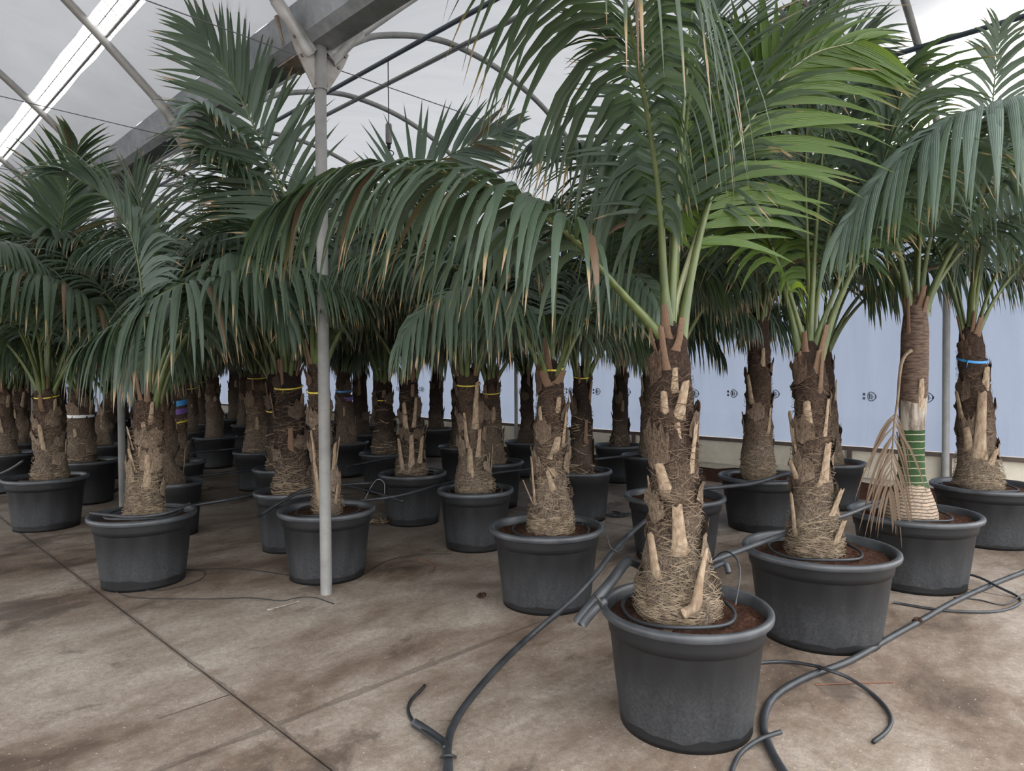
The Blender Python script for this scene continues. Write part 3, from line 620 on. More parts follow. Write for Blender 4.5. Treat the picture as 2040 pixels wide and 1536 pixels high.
def frond_geom(cv, n, Lmax, droop, seed, a0=72, a1=22, beta=20, w=0.04, t0=0.25, side=None, twist=0.0, rad=0.014, R=7, lenf=None, fold=0.35, lenr=None, dropr=1.0):
    """cv: rachis points. Returns rachis (verts, quads) and leaflets (n2, R, 3, 3) with per-leaflet random"""
    r_ = np.random.RandomState(seed); cv = np.asarray(cv); k = len(cv)
    rs_ = rad * np.interp(np.linspace(0, 1, k), [0, .06, .14, .3, .7, 1], [2.4, 2.0, 1.35, 1.0, .55, .2])
    rV, rQ = tube(cv, rs_, 6, True, 0.75)
    T_ = tangents(cv)
    if side is None:
        hz = np.cross(T_, Z); ref = np.cross(cv[-1] - cv[0], Z); ref = ref / max(np.linalg.norm(ref), 1e-6)
        hz = np.where(np.linalg.norm(hz, axis=1, keepdims=True) < .15, ref, hz); hz = np.where((hz @ ref)[:, None] < 0, -hz, hz)
        S_ = unit(hz)
    else: S_ = np.broadcast_to(np.asarray(side, float), T_.shape)
    S_ = unit(S_ - np.sum(S_ * T_, 1, keepdims=True) * T_)
    N_ = np.cross(S_, T_); 
    if N_[k // 2][2] < 0 and side is None: N_ = -N_
    if twist:
        c_, s__ = math.cos(twist), math.sin(twist); S_, N_ = S_ * c_ + N_ * s__, N_ * c_ - S_ * s__
    ts = np.linspace(t0, 0.995, n)
    def samp(A, t): return np.stack([np.interp(t, np.linspace(0, 1, k), A[:, c]) for c in range(A.shape[1])], 1)
    Bs, Ds, Ts, Ls, Ns, Gs = [], [], [], [], [], []
    for sg in (-1, 1):
        t = np.clip(ts + r_.normal(0, .25 / n, n) + (0.3 / n if sg > 0 else 0), t0, 1)
        B, T, S, N = samp(cv, t), unit(samp(T_, t)), unit(samp(S_, t)), unit(samp(N_, t))
        f = (t - t0) / (1 - t0)
        al = np.radians(np.interp(f, [0, .3, 1], [a0, (a0 + a1) / 2 + 8, a1]) + r_.normal(0, 3.5, n)); be = np.radians(beta + r_.normal(0, 5, n))
        d = np.cos(al)[:, None] * T + np.sin(al)[:, None] * (sg * S * np.cos(be)[:, None] + N * np.sin(be)[:, None])
        Lf = np.interp(f, [0, .12, .35, .7, 1], [.62, .85, 1, .85, .42]) if lenf is None else np.interp(f, *lenf)
        if lenr is not None and sg < 0: Lf = Lf * np.interp(f, *lenr)
        Gs.append(np.full(n, dropr if sg < 0 else 1.0))
        Bs.append(B); Ds.append(unit(d)); Ts.append(T); Ls.append(Lmax * Lf * r_.uniform(.9, 1.06, n)); Ns.append(N)
    B, d, T, L, N = map(np.concatenate, (Bs, Ds, Ts, Ls, Ns)); m_ = len(B)
    Wd = unit(T - np.sum(T * d, 1, keepdims=True) * d)
    tw = r_.normal(0, .18, m_)[:, None]; Wd = unit(Wd * np.cos(tw) + np.cross(d, Wd) * np.sin(tw))
    g = (droop * r_.uniform(.75, 1.3, m_) * np.concatenate(Gs))[:, None]
    ss = np.linspace(0, 1, R); hw = np.interp(ss, [0, .06, .22, .5, .8, 1], [.25, .62, 1, .84, .36, .02]) * w / 2
    Vt = np.zeros((m_, R, 3, 3)); p = B.copy(); wr_ = r_.uniform(.8, 1.12, m_)[:, None]
    sgn = np.sign(np.sum(np.cross(d, Wd) * N, 1, keepdims=True)); sgn[sgn == 0] = 1
    for i in range(R):
        nn = np.cross(d, Wd) * sgn
        Vt[:, i, 0] = p - Wd * hw[i] * wr_; Vt[:, i, 2] = p + Wd * hw[i] * wr_; Vt[:, i, 1] = p + nn * hw[i] * fold
        p = p + d * (L / (R - 1))[:, None]
        d = unit(d - Z * g * (1.35 - 0.8 * ss[i]) * 6.0 / (R - 1) * 0.34)
        Wd = unit(Wd - np.sum(Wd * d, 1, keepdims=True) * d)
    rnd = r_.rand(m_)
    return (rV, rQ), Vt, rnd
def leaf_quads(R):
    return np.array([[i * 3 + j, i * 3 + j + 1, (i + 1) * 3 + j + 1, (i + 1) * 3 + j] for i in range(R - 1) for j in range(2)])
def leaf_uv(m_, R, rnd):
    uv = np.zeros((m_, R, 3, 2)); uv[..., 0] = np.linspace(0, 1, R)[None, :, None]; uv[..., 1] = (np.floor(rnd * 63.99)[:, None] + np.array([.05, .5, .95])[None, :])[:, None, :]; return uv
def frond_mesh(geom, leafm, rachm):
    (rV, rQ), L, rnd = geom; m_, R = L.shape[:2]
    lq = (leaf_quads(R)[None] + (np.arange(m_) * R * 3)[:, None, None]).reshape(-1, 4)
    Vt = np.concatenate([L.reshape(-1, 3), rV]); Q = np.concatenate([lq, rQ + m_ * R * 3])
    uv = np.concatenate([leaf_uv(m_, R, rnd).reshape(-1, 2), np.zeros((len(rV), 2))])
    me = qmesh('frond', Vt, Q, uv, np.concatenate([np.zeros(len(lq)), np.ones(len(rQ))]))
    me.materials.append(leafm); me.materials.append(rachm); return me
def add_frond(parent, cv, leafm=None, rachm=None, split=False, **kw):
    """a frond of its own in world space under the palm; split = every leaflet an object"""
    loc = np.array(parent.location)
    geom = frond_geom(np.asarray(cv) - loc, **kw); leafm = leafm or leafA; rachm = rachm or rachis_mat
    if not split: return obj('frond', frond_mesh(geom, leafm, rachm), None, parent)
    (rV, rQ), L, rnd = geom
    fr = obj('frond', qmesh('frond', rV, rQ), rachm, parent); R = L.shape[1]; lq = leaf_quads(R)
    for a, r in zip(L, rnd):
        me = qmesh('leaflet', a.reshape(-1, 3), lq, leaf_uv(1, R, np.array([r])).reshape(-1, 2)); me.materials.append(leafm)
        obj('leaflet', me, None, fr)
    return fr
def arc_curve(th0, th1, L, bend=1.35, k=36, sway=0.0):
    s = np.linspace(0, 1, k); th = np.radians(th0 + (th1 - th0) * s ** bend); az = np.radians(sway) * s ** 1.5
    d = np.stack([np.sin(th) * np.cos(az), np.sin(th) * np.sin(az), np.cos(th)], 1) * (L / (k - 1))
    return np.concatenate([[np.zeros(3)], np.cumsum(d, 0)[:-1]])
# shared frond shapes for the palms whose fronds are not traced one by one
ARCH = []
for i, (a, b, L, dr, be) in enumerate([(3, 20, 2.1, .22, 28), (6, 40, 2.25, .35, 25), (9, 62, 2.35, .5, 20), (12, 88, 2.35, .8, 14), (15, 108, 2.3, 1.1, 8), (20, 128, 2.25, 1.4, 4), (24, 142, 2.1, 1.6, 0), (14, 98, 2.45, .95, 12), (18, 118, 2.05, 1.3, 6), (28, 152, 1.9, 1.6, 0)]):
    ARCH.append(frond_mesh(frond_geom(arc_curve(a, b, L, 1.35, 34, (i % 3 - 1) * 22), 50, 0.72, dr, 500 + i, beta=be, w=0.038, t0=0.30, R=6), leafA, rachis_mat))
ARCHP = [frond_mesh(frond_geom(arc_curve(a, b, L, 1.35, 34, sw), 48, 0.72, dr, 600 + i, beta=be, w=0.042, t0=0.30, R=6), leafP, rachis_mat) for i, (a, b, L, dr, be, sw) in enumerate([(10, 80, 2.3, .8, 18, 10), (16, 110, 2.2, 1.1, 8, -15)])]

PALMS = {}
def palm(key, x, y, w_px, label, tbx=None, top=None, r0=0.14, rm=0.105, rt=0.062, n_boot=6, n_fib=40, fibw=0.0035, near=False, dark=False, ringed=False, group=None, pos=None, D=None, ztop=1.55, lean=(0, 0), boot_seed=None):
    if pos is None:
        c = ground(x, y, 0.483); d = depth(c); D = w_px * d / F; c = np.array([c[0], c[1], 0.0])
    else: c = np.array([pos[0], pos[1], 0.0]); d = depth(c)
    t = thing('potted_palm', label, 'potted palm', c, group)
    sc_ = D / 0.703; sm = Matrix.Diagonal((sc_, sc_, 1, 1)) @ Matrix.Rotation(hash(key) % 7 if False else sum(map(ord, key)), 4, 'Z')
    po = obj('pot', pot_me if near else pot_lo, None, t, mw=sm); obj('rim', rim_me if near else rim_lo, None, po)
    obj('soil', soil_mes[sum(map(ord, key)) % 3], None, t, mw=sm)
    seed = sum(ord(ch) * (i + 3) for i, ch in enumerate(key))
    base = np.array([0, 0, 0.43])
    if tbx is not None:
        bp = W(tbx, y, d); base = np.array([bp[0] - c[0], bp[1] - c[1], 0.43])
    if top is not None:
        tp = W(top[0], top[1], d) ; ln = (tp[0] - c[0] - base[0], tp[1] - c[1] - base[1]); h = tp[2] - 0.43
    else: ln = lean; h = ztop - 0.43
    Vt, Q, at = trunk_geom(h, ln, r0, rm, rt, seed, ringed)
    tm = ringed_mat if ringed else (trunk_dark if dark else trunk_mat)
    tr = obj('trunk', qmesh('trunk', Vt, Q), tm, t, base)
    r_ = np.random.RandomState(seed if boot_seed is None else boot_seed)
    for k in range(n_boot):
        tt = 0.10 + 0.80 * (k + r_.rand() * .6) / max(n_boot, 1); a = k * 2.4 + r_.rand() * .7
        c_, rr = at(tt); ln_ = r_.uniform(.15, .32) * (1 if near else .85); wd_ = r_.uniform(.055, .10) * (1 if tt < .75 else .75)
        darkb = tt > .68 or dark
        bm = (boots_dark if darkb else boots)[k % 3 if darkb else k % 5]
        # x across, -y outwards, z up
        ox = np.array([-math.sin(a), math.cos(a), 0]); on = np.array([math.cos(a), math.sin(a), 0]); tilt = r_.uniform(.0, .16)
        ozz = Z * math.cos(tilt) + on * math.sin(tilt); oy = -(on * math.cos(tilt) - Z * math.sin(tilt))
        p = c_ + on * (rr * 0.93)
        mw = Matrix(((ox[0] * wd_, oy[0] * wd_, ozz[0] * ln_, p[0]), (ox[1] * wd_, oy[1] * wd_, ozz[1] * ln_, p[1]), (ox[2] * wd_, oy[2] * wd_, ozz[2] * ln_, p[2]), (0, 0, 0, 1)))
        obj('leaf_base', bm, None, tr, mw=mw)
    for k in range(5 if near else 3):
        c_, rr = at(0.88 + .02 * k); a = k * 2.51 + r_.rand(); ln_ = r_.uniform(.12, .24); wd_ = r_.uniform(.05, .085)
        ox = np.array([-math.sin(a), math.cos(a), 0]); on = np.array([math.cos(a), math.sin(a), 0]); tilt = r_.uniform(.02, .22)
        ozz = Z * math.cos(tilt) + on * math.sin(tilt); oy = -(on * math.cos(tilt) - Z * math.sin(tilt)); p = c_ + on * rr * .85
        mw = Matrix(((ox[0] * wd_, oy[0] * wd_, ozz[0] * ln_, p[0]), (ox[1] * wd_, oy[1] * wd_, ozz[1] * ln_, p[1]), (ox[2] * wd_, oy[2] * wd_, ozz[2] * ln_, p[2]), (0, 0, 0, 1)))
        obj('leaf_base', boots_dark[k % 3], None, tr, mw=mw)
    if not ringed:
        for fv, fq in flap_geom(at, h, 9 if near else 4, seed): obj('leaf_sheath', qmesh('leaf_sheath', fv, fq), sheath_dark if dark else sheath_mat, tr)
    if n_fib:
        fv, fq = fiber_geom(at, h, n_fib, fibw, seed)
        obj('fiber', qmesh('fiber', fv, fq), fiber_mat, tr, kind='stuff')
    ct, _ = at(1.0)
    PALMS[key] = dict(root=t, top=c + base + ct - Z * 0.08, at=at, base=c + base, d=d, h=h, trunk=tr, c=c)
    return t
def crown(key, spec, pale=0.0, sc_=1.0, drop=0):
    """spec: list of (archetype index, azimuth degrees)"""
    pm = PALMS[key]; loc = pm['top'] - Z * .06 - np.array(pm['root'].location); r_ = np.random.RandomState(sum(map(ord, key)))
    for i, az in spec:
        me = ARCHP[i % 2] if r_.rand() < pale else ARCH[i]
        s = sc_ * r_.uniform(.92, 1.08)
        a = math.radians(az); dv = math.cos(a) * V[0] + math.sin(a) * V[1]; v_ = uv_of(pm['top'])[1]
        if v_ + 1.75 * s * dv > 5.9:
            du = math.cos(a) * U[0] + math.sin(a) * U[1]; dv2 = max(-.9, (5.9 - v_) / (1.75 * s) - .25) if v_ > 4.2 else -dv * .3
            du2 = math.copysign(math.sqrt(1 - dv2 * dv2), du); dd = U * du2 + V * dv2; a = math.atan2(dd[1], dd[0])
        off = np.array([math.cos(a), math.sin(a), 0]) * 0.035
        mw = Matrix.Translation(Vector(loc + off)) @ Matrix.Rotation(a, 4, 'Z') @ Matrix.Scale(s, 4)
        obj('frond', me, None, pm['root'], mw=mw)
    # the unopened spear leaf
    sp = arc_curve(2, 6, 1.5 * sc_, 1, 8)
    obj('spear_leaf', qmesh('spear_leaf', *tube(sp, np.linspace(.02, .004, 8), 6)), rachis_mat, pm['root'], loc)
LOW = {'P': [3, 4, 5, 6, 7, 8, 9, 4, 5], 'M': [3, 4, 5, 6, 7, 8, 9, 4, 5], 'Y': [2, 3, 4, 5, 6, 7, 8, 9, 4, 5], 'Q': [2, 3, 4, 5, 6, 7, 8, 9, 4], 'F': [3, 4, 5, 6, 7, 8, 9], 'T': [3, 2, 4, 5, 6, 7, 8, 9, 4], 'R': [3, 2, 4, 5, 6, 7, 8, 9, 4], 'W': [3, 2, 4, 5, 6, 7, 8, 9, 4], 'G': [2, 3, 4, 5, 6, 7, 8, 9]}
def gcrown(key, seed, n=9, pale=0.1, sc_=1.0, idx=None):
    idx = idx or LOW.get(key)
    r_ = np.random.RandomState(seed); a0 = r_.uniform(0, 360); ids = idx or [1, 0, 2, 3, 7, 4, 5, 8, 6, 9, 4, 3][:n + 2]
    crown(key, [(i, a0 + 137.5 * j + r_.uniform(-15, 15)) for j, i in enumerate(ids)], pale, sc_)
def tie(key, t, mat, width=0.018, tail=0.12, ang=-1.6, name='plastic_tie', twist=0.02):
    pm = PALMS[key]; c_, rr = pm['at'](t); n = 20; pts = []
    for k in range(n + 1):
        a = ang + 2 * math.pi * k / n; pts.append(c_ + np.array([(rr + .014) * math.cos(a), (rr + .014) * math.sin(a), twist * math.sin(a * 1.0)]))
    if tail:
        e = pts[-1]; o_ = np.array([math.cos(ang), math.sin(ang), 0])
        pts += [e + o_ * .02 - Z * tail * .4, e + o_ * .035 - Z * tail]
    pts = np.array(pts); Vt = np.stack([pts - Z * width / 2, pts + Z * width / 2], 1).reshape(-1, 3)
    obj(name, qmesh(name, Vt, [[2 * i, 2 * i + 1, 2 * i + 3, 2 * i + 2] for i in range(len(pts) - 1)]), mat, pm['root'], pm['base'] - np.array(pm['root'].location))

# ------------------------------------------------------------------ the palms
palm('A', 1365, 1203, 336, 'large palm with a thick shaggy trunk and a loose bent stub on the soil', 1350, (1335, 655), .165, .092, .058, 0, 1100, .0011, True)
palm('B', 1632, 1087, 293, 'palm in a wide pot with a pale cut stub beside its fibrous trunk foot', 1622, (1612, 690), .142, .092, .066, 3, 800, .0012, True)
palm('C', 1820, 1018, 240, 'palm with a green ringed trunk, swollen pale base and hanging dead brown frond', 1813, (1825, 595), .17, .080, .058, 5, 0, .003, True, ringed=True)
palm('D', 1967, 964, 200, 'palm with a blue tape around its trunk standing by the film wall', 1950, (1932, 650), .175, .118, .07, 4, 600, .0014, True)
palm('E', 1088, 1045, 228, 'palm with a shaggy tan trunk and broken stubs zigzagging across the fibre', 1097, (1098, 725), .138, .096, .066, 0, 900, .0012, True)
palm('F', 1344, 985, 198, 'palm hidden behind the thickest shaggy trunk, only its pot and soil in view', 1340, (1332, 700), .12, .09, .06, 4, 20, .003, True)
palm('G', 1290, 905, 105, 'palm whose dark trunk peeps out behind the thickest shaggy trunk', 1293, (1293, 720), .12, .09, .06, 6, 30, .004)
palm('H', 1520, 946, 172, 'palm with a flaking brown trunk in a wide pot before the printed film wall', 1510, (1513, 620), .15, .108, .07, 10, 400, .0016, True)
palm('I', 1650, 918, 140, 'palm in a smaller pot half hidden behind the flared trunk with the pale stub', 1655, (1640, 680), .12, .09, .06, 5, 20, .004)
palm('L', 1232, 885, 100, 'dark slender palm standing alone against the film wall', 1235, (1238, 715), .13, .09, .06, 6, 30, .005, dark=True)
palm('M', 1160, 935, 120, 'dark-trunked palm with a yellow tie behind the zigzag-stub palm', 1157, (1160, 735), .13, .095, .07, 8, 60, .004, dark=True)
palm('N', 1052, 878, 95, 'small palm with a smooth dark bulging trunk at the film wall', 1052, (1048, 730), .14, .085, .06, 3, 0, .004, dark=True, ringed=False)
palm('P', 947, 972, 153, 'palm with a pale fibrous flared foot below a dark upper trunk and yellow tie', 947, (930, 740), .16, .10, .09, 5, 500, .0014, True)
palm('Q', 985, 918, 118, 'palm with a yellow tie and ringed brown trunk behind the flared pale foot', 981, (978, 740), .15, .10, .06, 6, 60, .004)
palm('R', 920, 887, 95, 'thin ragged dark-trunked palm with a yellow tie between two stouter palms', 914, (916, 735), .12, .09, .06, 6, 30, .004, dark=True)
palm('S', 822, 940, 135, 'palm with upright pale leaf stubs round its foot beside a wire hoop', 820, (815, 745), .15, .10, .07, 3, 300, .0016, True, dark=True)
palm('T', 768, 900, 105, 'palm with a round swollen trunk foot and a smooth grey mid trunk', 767, (764, 750), .165, .11, .07, 3, 60, .004, dark=True)
palm('T3', 757, 843, 74, 'distant palm with a pale trunk near the far end of the film wall', 750, (752, 745), .12, .08, .06, 5, 0, .005)
palm('W', 688, 879, 92, 'palm with a blue and purple tape beside the steel column', 690, (683, 735), .15, .11, .08, 7, 40, .004)
palm('X', 651, 1011, 190, 'palm with a red-brown upper trunk and pale split stubs behind the steel column', 653, (627, 715), .10, .076, .05, 2, 400, .0013, True)
palm('Y', 575, 975, 135, 'dark trunk palm with tangled fibre on one side and a yellow tie', 583, (573, 735), .16, .12, .09, 8, 350, .0016, True, dark=True)
palm('Y2', 560, 930, 110, 'palm crowded close behind the dark trunk with tangled fibre', 556, (550, 740), .12, .10, .08, 6, 40, .004, dark=True)
palm('Z', 512, 897, 93, 'palm raised on bare roots with a thick pale fibrous trunk at the aisle', 513, (513, 740), .17, .13, .10, 9, 80, .004)
palm('FB', 492, 845, 62, 'palm farther down the aisle with a split trunk', 487, (490, 745), .14, .11, .08, 6, 0, .005)
palm('FA', 470, 822, 46, 'farthest palm visible at the end of the aisle by a post', 476, (472, 748), .13, .10, .08, 4, 0, .005)
palm('AA', 285, 1020, 197, 'palm with a pale tan fibrous trunk under a heavy frond with dead leaflet ends', 288, (297, 790), .125, .10, .075, 0, 700, .0013, True)
palm('AB', 92, 948, 149, 'palm leaning in a pot with a black scalloped water line', 100, (92, 770), .15, .11, .08, 9, 350, .0016, True)
palm('AC', 172, 915, 118, 'palm with a short white printed tag round its trunk', 163, (160, 770), .15, .12, .10, 9, 60, .0035)
palm('AD', 10, 901, 112, 'palm with wound fibre at its foot in a pot at the edge of the picture', 12, (5, 770), .15, .10, .08, 7, 40, .004)
palm('AE', 40, 880, 78, 'palm with crossed pale stubs between the leaning palm and the tall column', 42, (34, 770), .15, .11, .08, 8, 30, .004)
palm('AF', 205, 884, 85, 'palm with a slanting trunk behind the white-tagged palm', 200, (222, 780), .14, .10, .08, 7, 30, .004)
palm('AG', 345, 957, 115, 'palm with a ringed swollen foot behind the pale tan fibrous trunk', 330, (322, 780), .17, .10, .08, 3, 0, .004, ringed=False)
palm('AH', 355, 917, 105, 'palm with blue and purple tape next to a yellow ribbon', 352, (350, 765), .12, .11, .09, 8, 40, .004)
palm('AI', 382, 857, 60, 'pale-trunked palm in the left file of the far aisle', 379, (380, 750), .14, .11, .08, 6, 0, .005)
palm('AJ', 412, 842, 48, 'small far palm with a yellow ribbon beside the aisle', 400, (399, 745), .13, .10, .08, 4, 0, .005)
def boots_px(key, rows):
    """leaf bases seen on the front of a trunk: x, bottom y, top y, width in pixels, lean of the top"""
    pm = PALMS[key]; b = pm['base']; d = pm['d']; r_ = np.random.RandomState(len(key) * 7 + ord(key[0]))
    for i, (x, y0, y1, wp, dx) in enumerate(rows):
        p0 = W(x, y0, d); t = min(max((p0[2] - b[2]) / pm['h'], 0.0), 1.0); c_, rr = pm['at'](t); c_ = c_ + b
        vw = unit(np.array([c_[0], c_[1], 0.0])); rt_ = np.array([vw[1], -vw[0], 0])
        s_ = max(-.97, min(.97, float((p0 - c_) @ rt_) / rr)); on = rt_ * s_ - vw * math.sqrt(1 - s_ * s_)
        ln_ = (y0 - y1) * d / F; wd_ = wp * d / F * 1.5; tl = dx * d / F / ln_
        ozz = unit(Z + rt_ * tl + on * 0.06); ox = unit(np.cross(Z, on) - np.dot(np.cross(Z, on), ozz) * ozz); oy = np.cross(ozz, ox)
        p = np.array([c_[0], c_[1], p0[2]]) + on * (rr * .96) - b
        dk = t > .80
        mw = Matrix(((ox[0] * wd_, oy[0] * wd_, ozz[0] * ln_, p[0]), (ox[1] * wd_, oy[1] * wd_, ozz[1] * ln_, p[1]), (ox[2] * wd_, oy[2] * wd_, ozz[2] * ln_, p[2]), (0, 0, 0, 1)))
        obj('leaf_base', boots_dark[i % 3] if dk else boots[i % 5], None, pm['trunk'], mw=mw)
boots_px('A', [(1325, 738, 655, 18, -6), (1344, 782, 733, 15, 0), (1324, 850, 778, 20, 3), (1352, 834, 757, 22, 14), (1379, 938, 838, 15, 3), (1350, 882, 838, 17, -3), (1303, 895, 860, 14, -4), (1330, 988, 915, 28, -12), (1300, 1038, 948, 11, -4), (1356, 1093, 993, 32, -8), (1306, 1145, 1048, 22, -8), (1347, 700, 660, 16, 8)])
boots_px('B', [(1608, 850, 797, 20, -2), (1642, 966, 878, 20, 3), (1582, 920, 824, 13, -4), (1592, 970, 914, 18, -14), (1658, 1028, 963, 19, 14), (1583, 1073, 977, 12, -4), (1660, 1090, 1022, 17, 16), (1645, 867, 793, 10, 2), (1598, 760, 700, 14, -4), (1625, 745, 700, 14, 4)])
boots_px('E', [(1090, 770, 737, 22, -10), (1113, 765, 737, 24, 6), (1113, 822, 790, 14, 1), (1079, 878, 810, 12, 0), (1123, 888, 818, 11, 3), (1102, 912, 865, 18, 8), (1103, 972, 930, 12, -14), (1064, 1003, 907, 9, 0), (1060, 1003, 952, 9, -16), (1100, 940, 928, 30, 18)])
boots_px('D', [(1914, 840, 778, 14, -6), (1950, 912, 780, 22, 4), (1962, 776, 731, 14, 2), (1975, 922, 888, 14, 8), (1922, 712, 668, 11, -4), (1946, 667, 633, 10, 4), (1930, 900, 850, 20, -4)])
boots_px('X', [(624, 855, 830, 8, -3), (629, 958, 857, 9, -3), (636, 1003, 915, 11, -4), (664, 962, 880, 10, 2), (668, 1010, 960, 8, 4), (640, 820, 770, 10, 0)])
boots_px('AA', [(262, 894, 847, 9, -5), (266, 938, 890, 10, -6), (293, 967, 902, 14, 3), (306, 899, 850, 9, 4), (279, 906, 886, 9, 0), (287, 868, 838, 11, -2), (300, 845, 800, 10, 3)])
boots_px('S', [(808, 865, 800, 12, -2), (820, 934, 864, 12, 0), (801, 934, 870, 10, -3), (837, 928, 867, 12, 3), (826, 850, 790, 9, 2)])
boots_px('P', [(937, 952, 888, 14, -1), (953, 908, 853, 10, 2), (930, 890, 820, 9, -2), (948, 820, 760, 12, 2)])
# more palms deeper in the same staggered rows
rg = np.random.RandomState(4)
placed = [uv_of(p['c']) for p in PALMS.values()]
k = 0
for i in range(0, 9):
    u_ = 5.4 + 1.32 * i
    for v_ in (-0.8, 0.5, 1.9, 3.2, 4.5, 5.3) if i % 2 else (-0.2, 1.2, 2.6, 3.9, 5.1):
        if 0.9 < v_ < 1.3: continue
        uu_, vv_ = u_ + rg.uniform(-.12, .12), v_ + rg.uniform(-.12, .12)
        if any((uu_ - a) ** 2 + (vv_ - b) ** 2 < 0.9 ** 2 for a, b in placed): continue
        placed.append((uu_, vv_)); key = 'far%d' % k; k += 1; p = P(uu_, vv_)
        palm(key, 0, 0, 0, 'potted palm with a brown trunk deep in the crowded back rows', pos=p, D=rg.uniform(.6, .7), ztop=rg.uniform(1.4, 1.6), lean=rg.uniform(-.06, .06, 2), r0=.14, rm=.11, rt=.08, n_boot=4, n_fib=0, group='palms of the back rows', dark=rg.rand() < .5)
        gcrown(key, 900 + k, 8, 0.08, rg.uniform(.82, 1.0))
exec_crowns = True
# H: pale upright fan behind the bright frond
H_r = PALMS['H']['root']
def hero(key, pts, n_s=44): return np.vstack([PALMS[key]['top'], spline([PALMS[key]['top']] + [W(*p) for p in pts], n_s)[1:]])
sh = unit(np.cross(W(1425, 40, 6.0) - W(1500, 400, 6.3), ray(1460, 250)))
add_frond(H_r, hero('H', [(1512, 500, 6.3), (1502, 380, 6.25), (1478, 270, 6.2), (1452, 180, 6.1), (1430, 110, 6.0)]), leafP, None, n=40, Lmax=0.85, droop=0.12, seed=31, a0=48, a1=16, beta=8, w=0.048, t0=0.40, side=sh)
add_frond(H_r, hero('H', [(1530, 500, 6.3), (1545, 380, 6.25), (1590, 250, 6.2), (1660, 140, 6.1), (1730, 70, 6.0)]), None, None, n=44, Lmax=0.85, droop=0.35, seed=32, a0=55, a1=18, beta=8, w=0.040, t0=0.38, side=sh)
# crowns -----------------------------------------------------------
def hero(key, pts, n_s=44): return np.vstack([PALMS[key]['top'], spline([PALMS[key]['top']] + [W(*p) for p in pts], n_s)[1:]])
A, B_, C_, D_, E_, X_ = (PALMS[k]['root'] for k in 'ABCDEX')
# A: tall frond arching over, curtain of leaflets on both sides
add_frond(A, hero('A', [(1322, 540, 2.84), (1316, 430, 2.8), (1303, 310, 2.74), (1283, 190, 2.66), (1262, 80, 2.56), (1240, -20, 2.46), (1205, -130, 2.34), (1150, -230, 2.2)]), split=True, n=56, Lmax=0.94, droop=1.45, seed=1, a0=74, a1=42, beta=18, w=0.036, t0=0.28, rad=.017, twist=0.45, lenf=([0, .12, .35, .8, 1], [.62, .85, 1, 1, .85]), lenr=([0, .35, .5, 1], [.28, .45, 1, 1.15]), dropr=1.25)
# A: young bright frond to the right, seen from below
sv = unit(np.cross(W(1620, 107, 3.0) - W(1385, 520, 2.9), ray(1500, 300)))
add_frond(A, hero('A', [(1345, 610, 2.88), (1385, 480, 2.92), (1431, 359, 2.95), (1497, 238, 2.98), (1552, 162, 3.0), (1621, 107, 3.02), (1700, 85, 3.04)]), leafY, rachis_pale, split=True, n=42, Lmax=0.80, droop=0.30, seed=2, a0=54, a1=20, beta=20, w=0.044, t0=0.26, side=sv, rad=.014)
# A: big frond reaching left across the picture
add_frond(A, hero('A', [(1290, 640, 2.84), (1240, 585, 2.8), (1190, 528, 2.75), (1140, 474, 2.7), (1050, 408, 2.64), (950, 362, 2.6), (850, 337, 2.58), (750, 336, 2.58), (680, 350, 2.6), (610, 380, 2.62), (560, 412, 2.64)]), None, None, split=True, n=50, Lmax=0.72, droop=1.35, seed=3, a0=54, a1=20, beta=6, w=0.040, t0=0.27, rad=.015, lenf=([0, .1, .35, .75, 1], [.75, .95, 1, .8, .5]))
crown('A', [(1, 60), (3, 75), (2, 20)])
# B
add_frond(B_, hero('B', [(1640, 640, 3.78), (1672, 560, 3.8), (1715, 460, 3.8), (1745, 370, 3.8), (1770, 290, 3.78), (1790, 210, 3.7), (1800, 150, 3.6)]), None, None, split=True, n=48, Lmax=0.80, droop=0.75, seed=6, a0=62, a1=22, beta=12, w=0.036, t0=0.32)
add_frond(B_, hero('B', [(1612, 600, 3.78), (1608, 480, 3.78), (1604, 340, 3.75), (1612, 200, 3.7), (1650, 70, 3.66), (1700, -40, 3.6)]), None, None, split=True, n=50, Lmax=0.80, droop=0.5, seed=7, a0=60, a1=22, beta=15, w=0.036, t0=0.32)
add_frond(B_, hero('B', [(1590, 640, 3.78), (1565, 560, 3.8), (1530, 480, 3.9), (1490, 420, 4.1), (1440, 390, 4.3)]), leafY, None, n=38, Lmax=0.6, droop=0.9, seed=8, w=0.042, t0=0.3)
crown('B', [(3, 50), (4, 100), (7, 350), (2, 160)])
# C
add_frond(C_, hero('C', [(1826, 520, 4.69), (1822, 420, 4.69), (1810, 320, 4.6), (1780, 230, 4.5), (1730, 170, 4.4)]), None, None, n=40, Lmax=0.62, droop=0.9, seed=9, w=0.044, t0=0.3)
crown('C', [(4, 40), (5, 100), (3, 330), (2, 190), (6, 5)], 0.3)
# C: dead brown frond hanging beside the trunk
cb = PALMS['C']['at'](0.78)[0] + PALMS['C']['base']
add_frond(C_, spline([cb, W(1797, 720, 4.52), W(1788, 800, 4.46), W(1781, 850, 4.44), W(1777, 920, 4.42), W(1772, 980, 4.40)], 30), leafD, rachis_dead, n=15, Lmax=0.60, droop=0.7, seed=10, a0=34, a1=12, beta=0, w=0.017, t0=0.52, side=right, rad=.010)
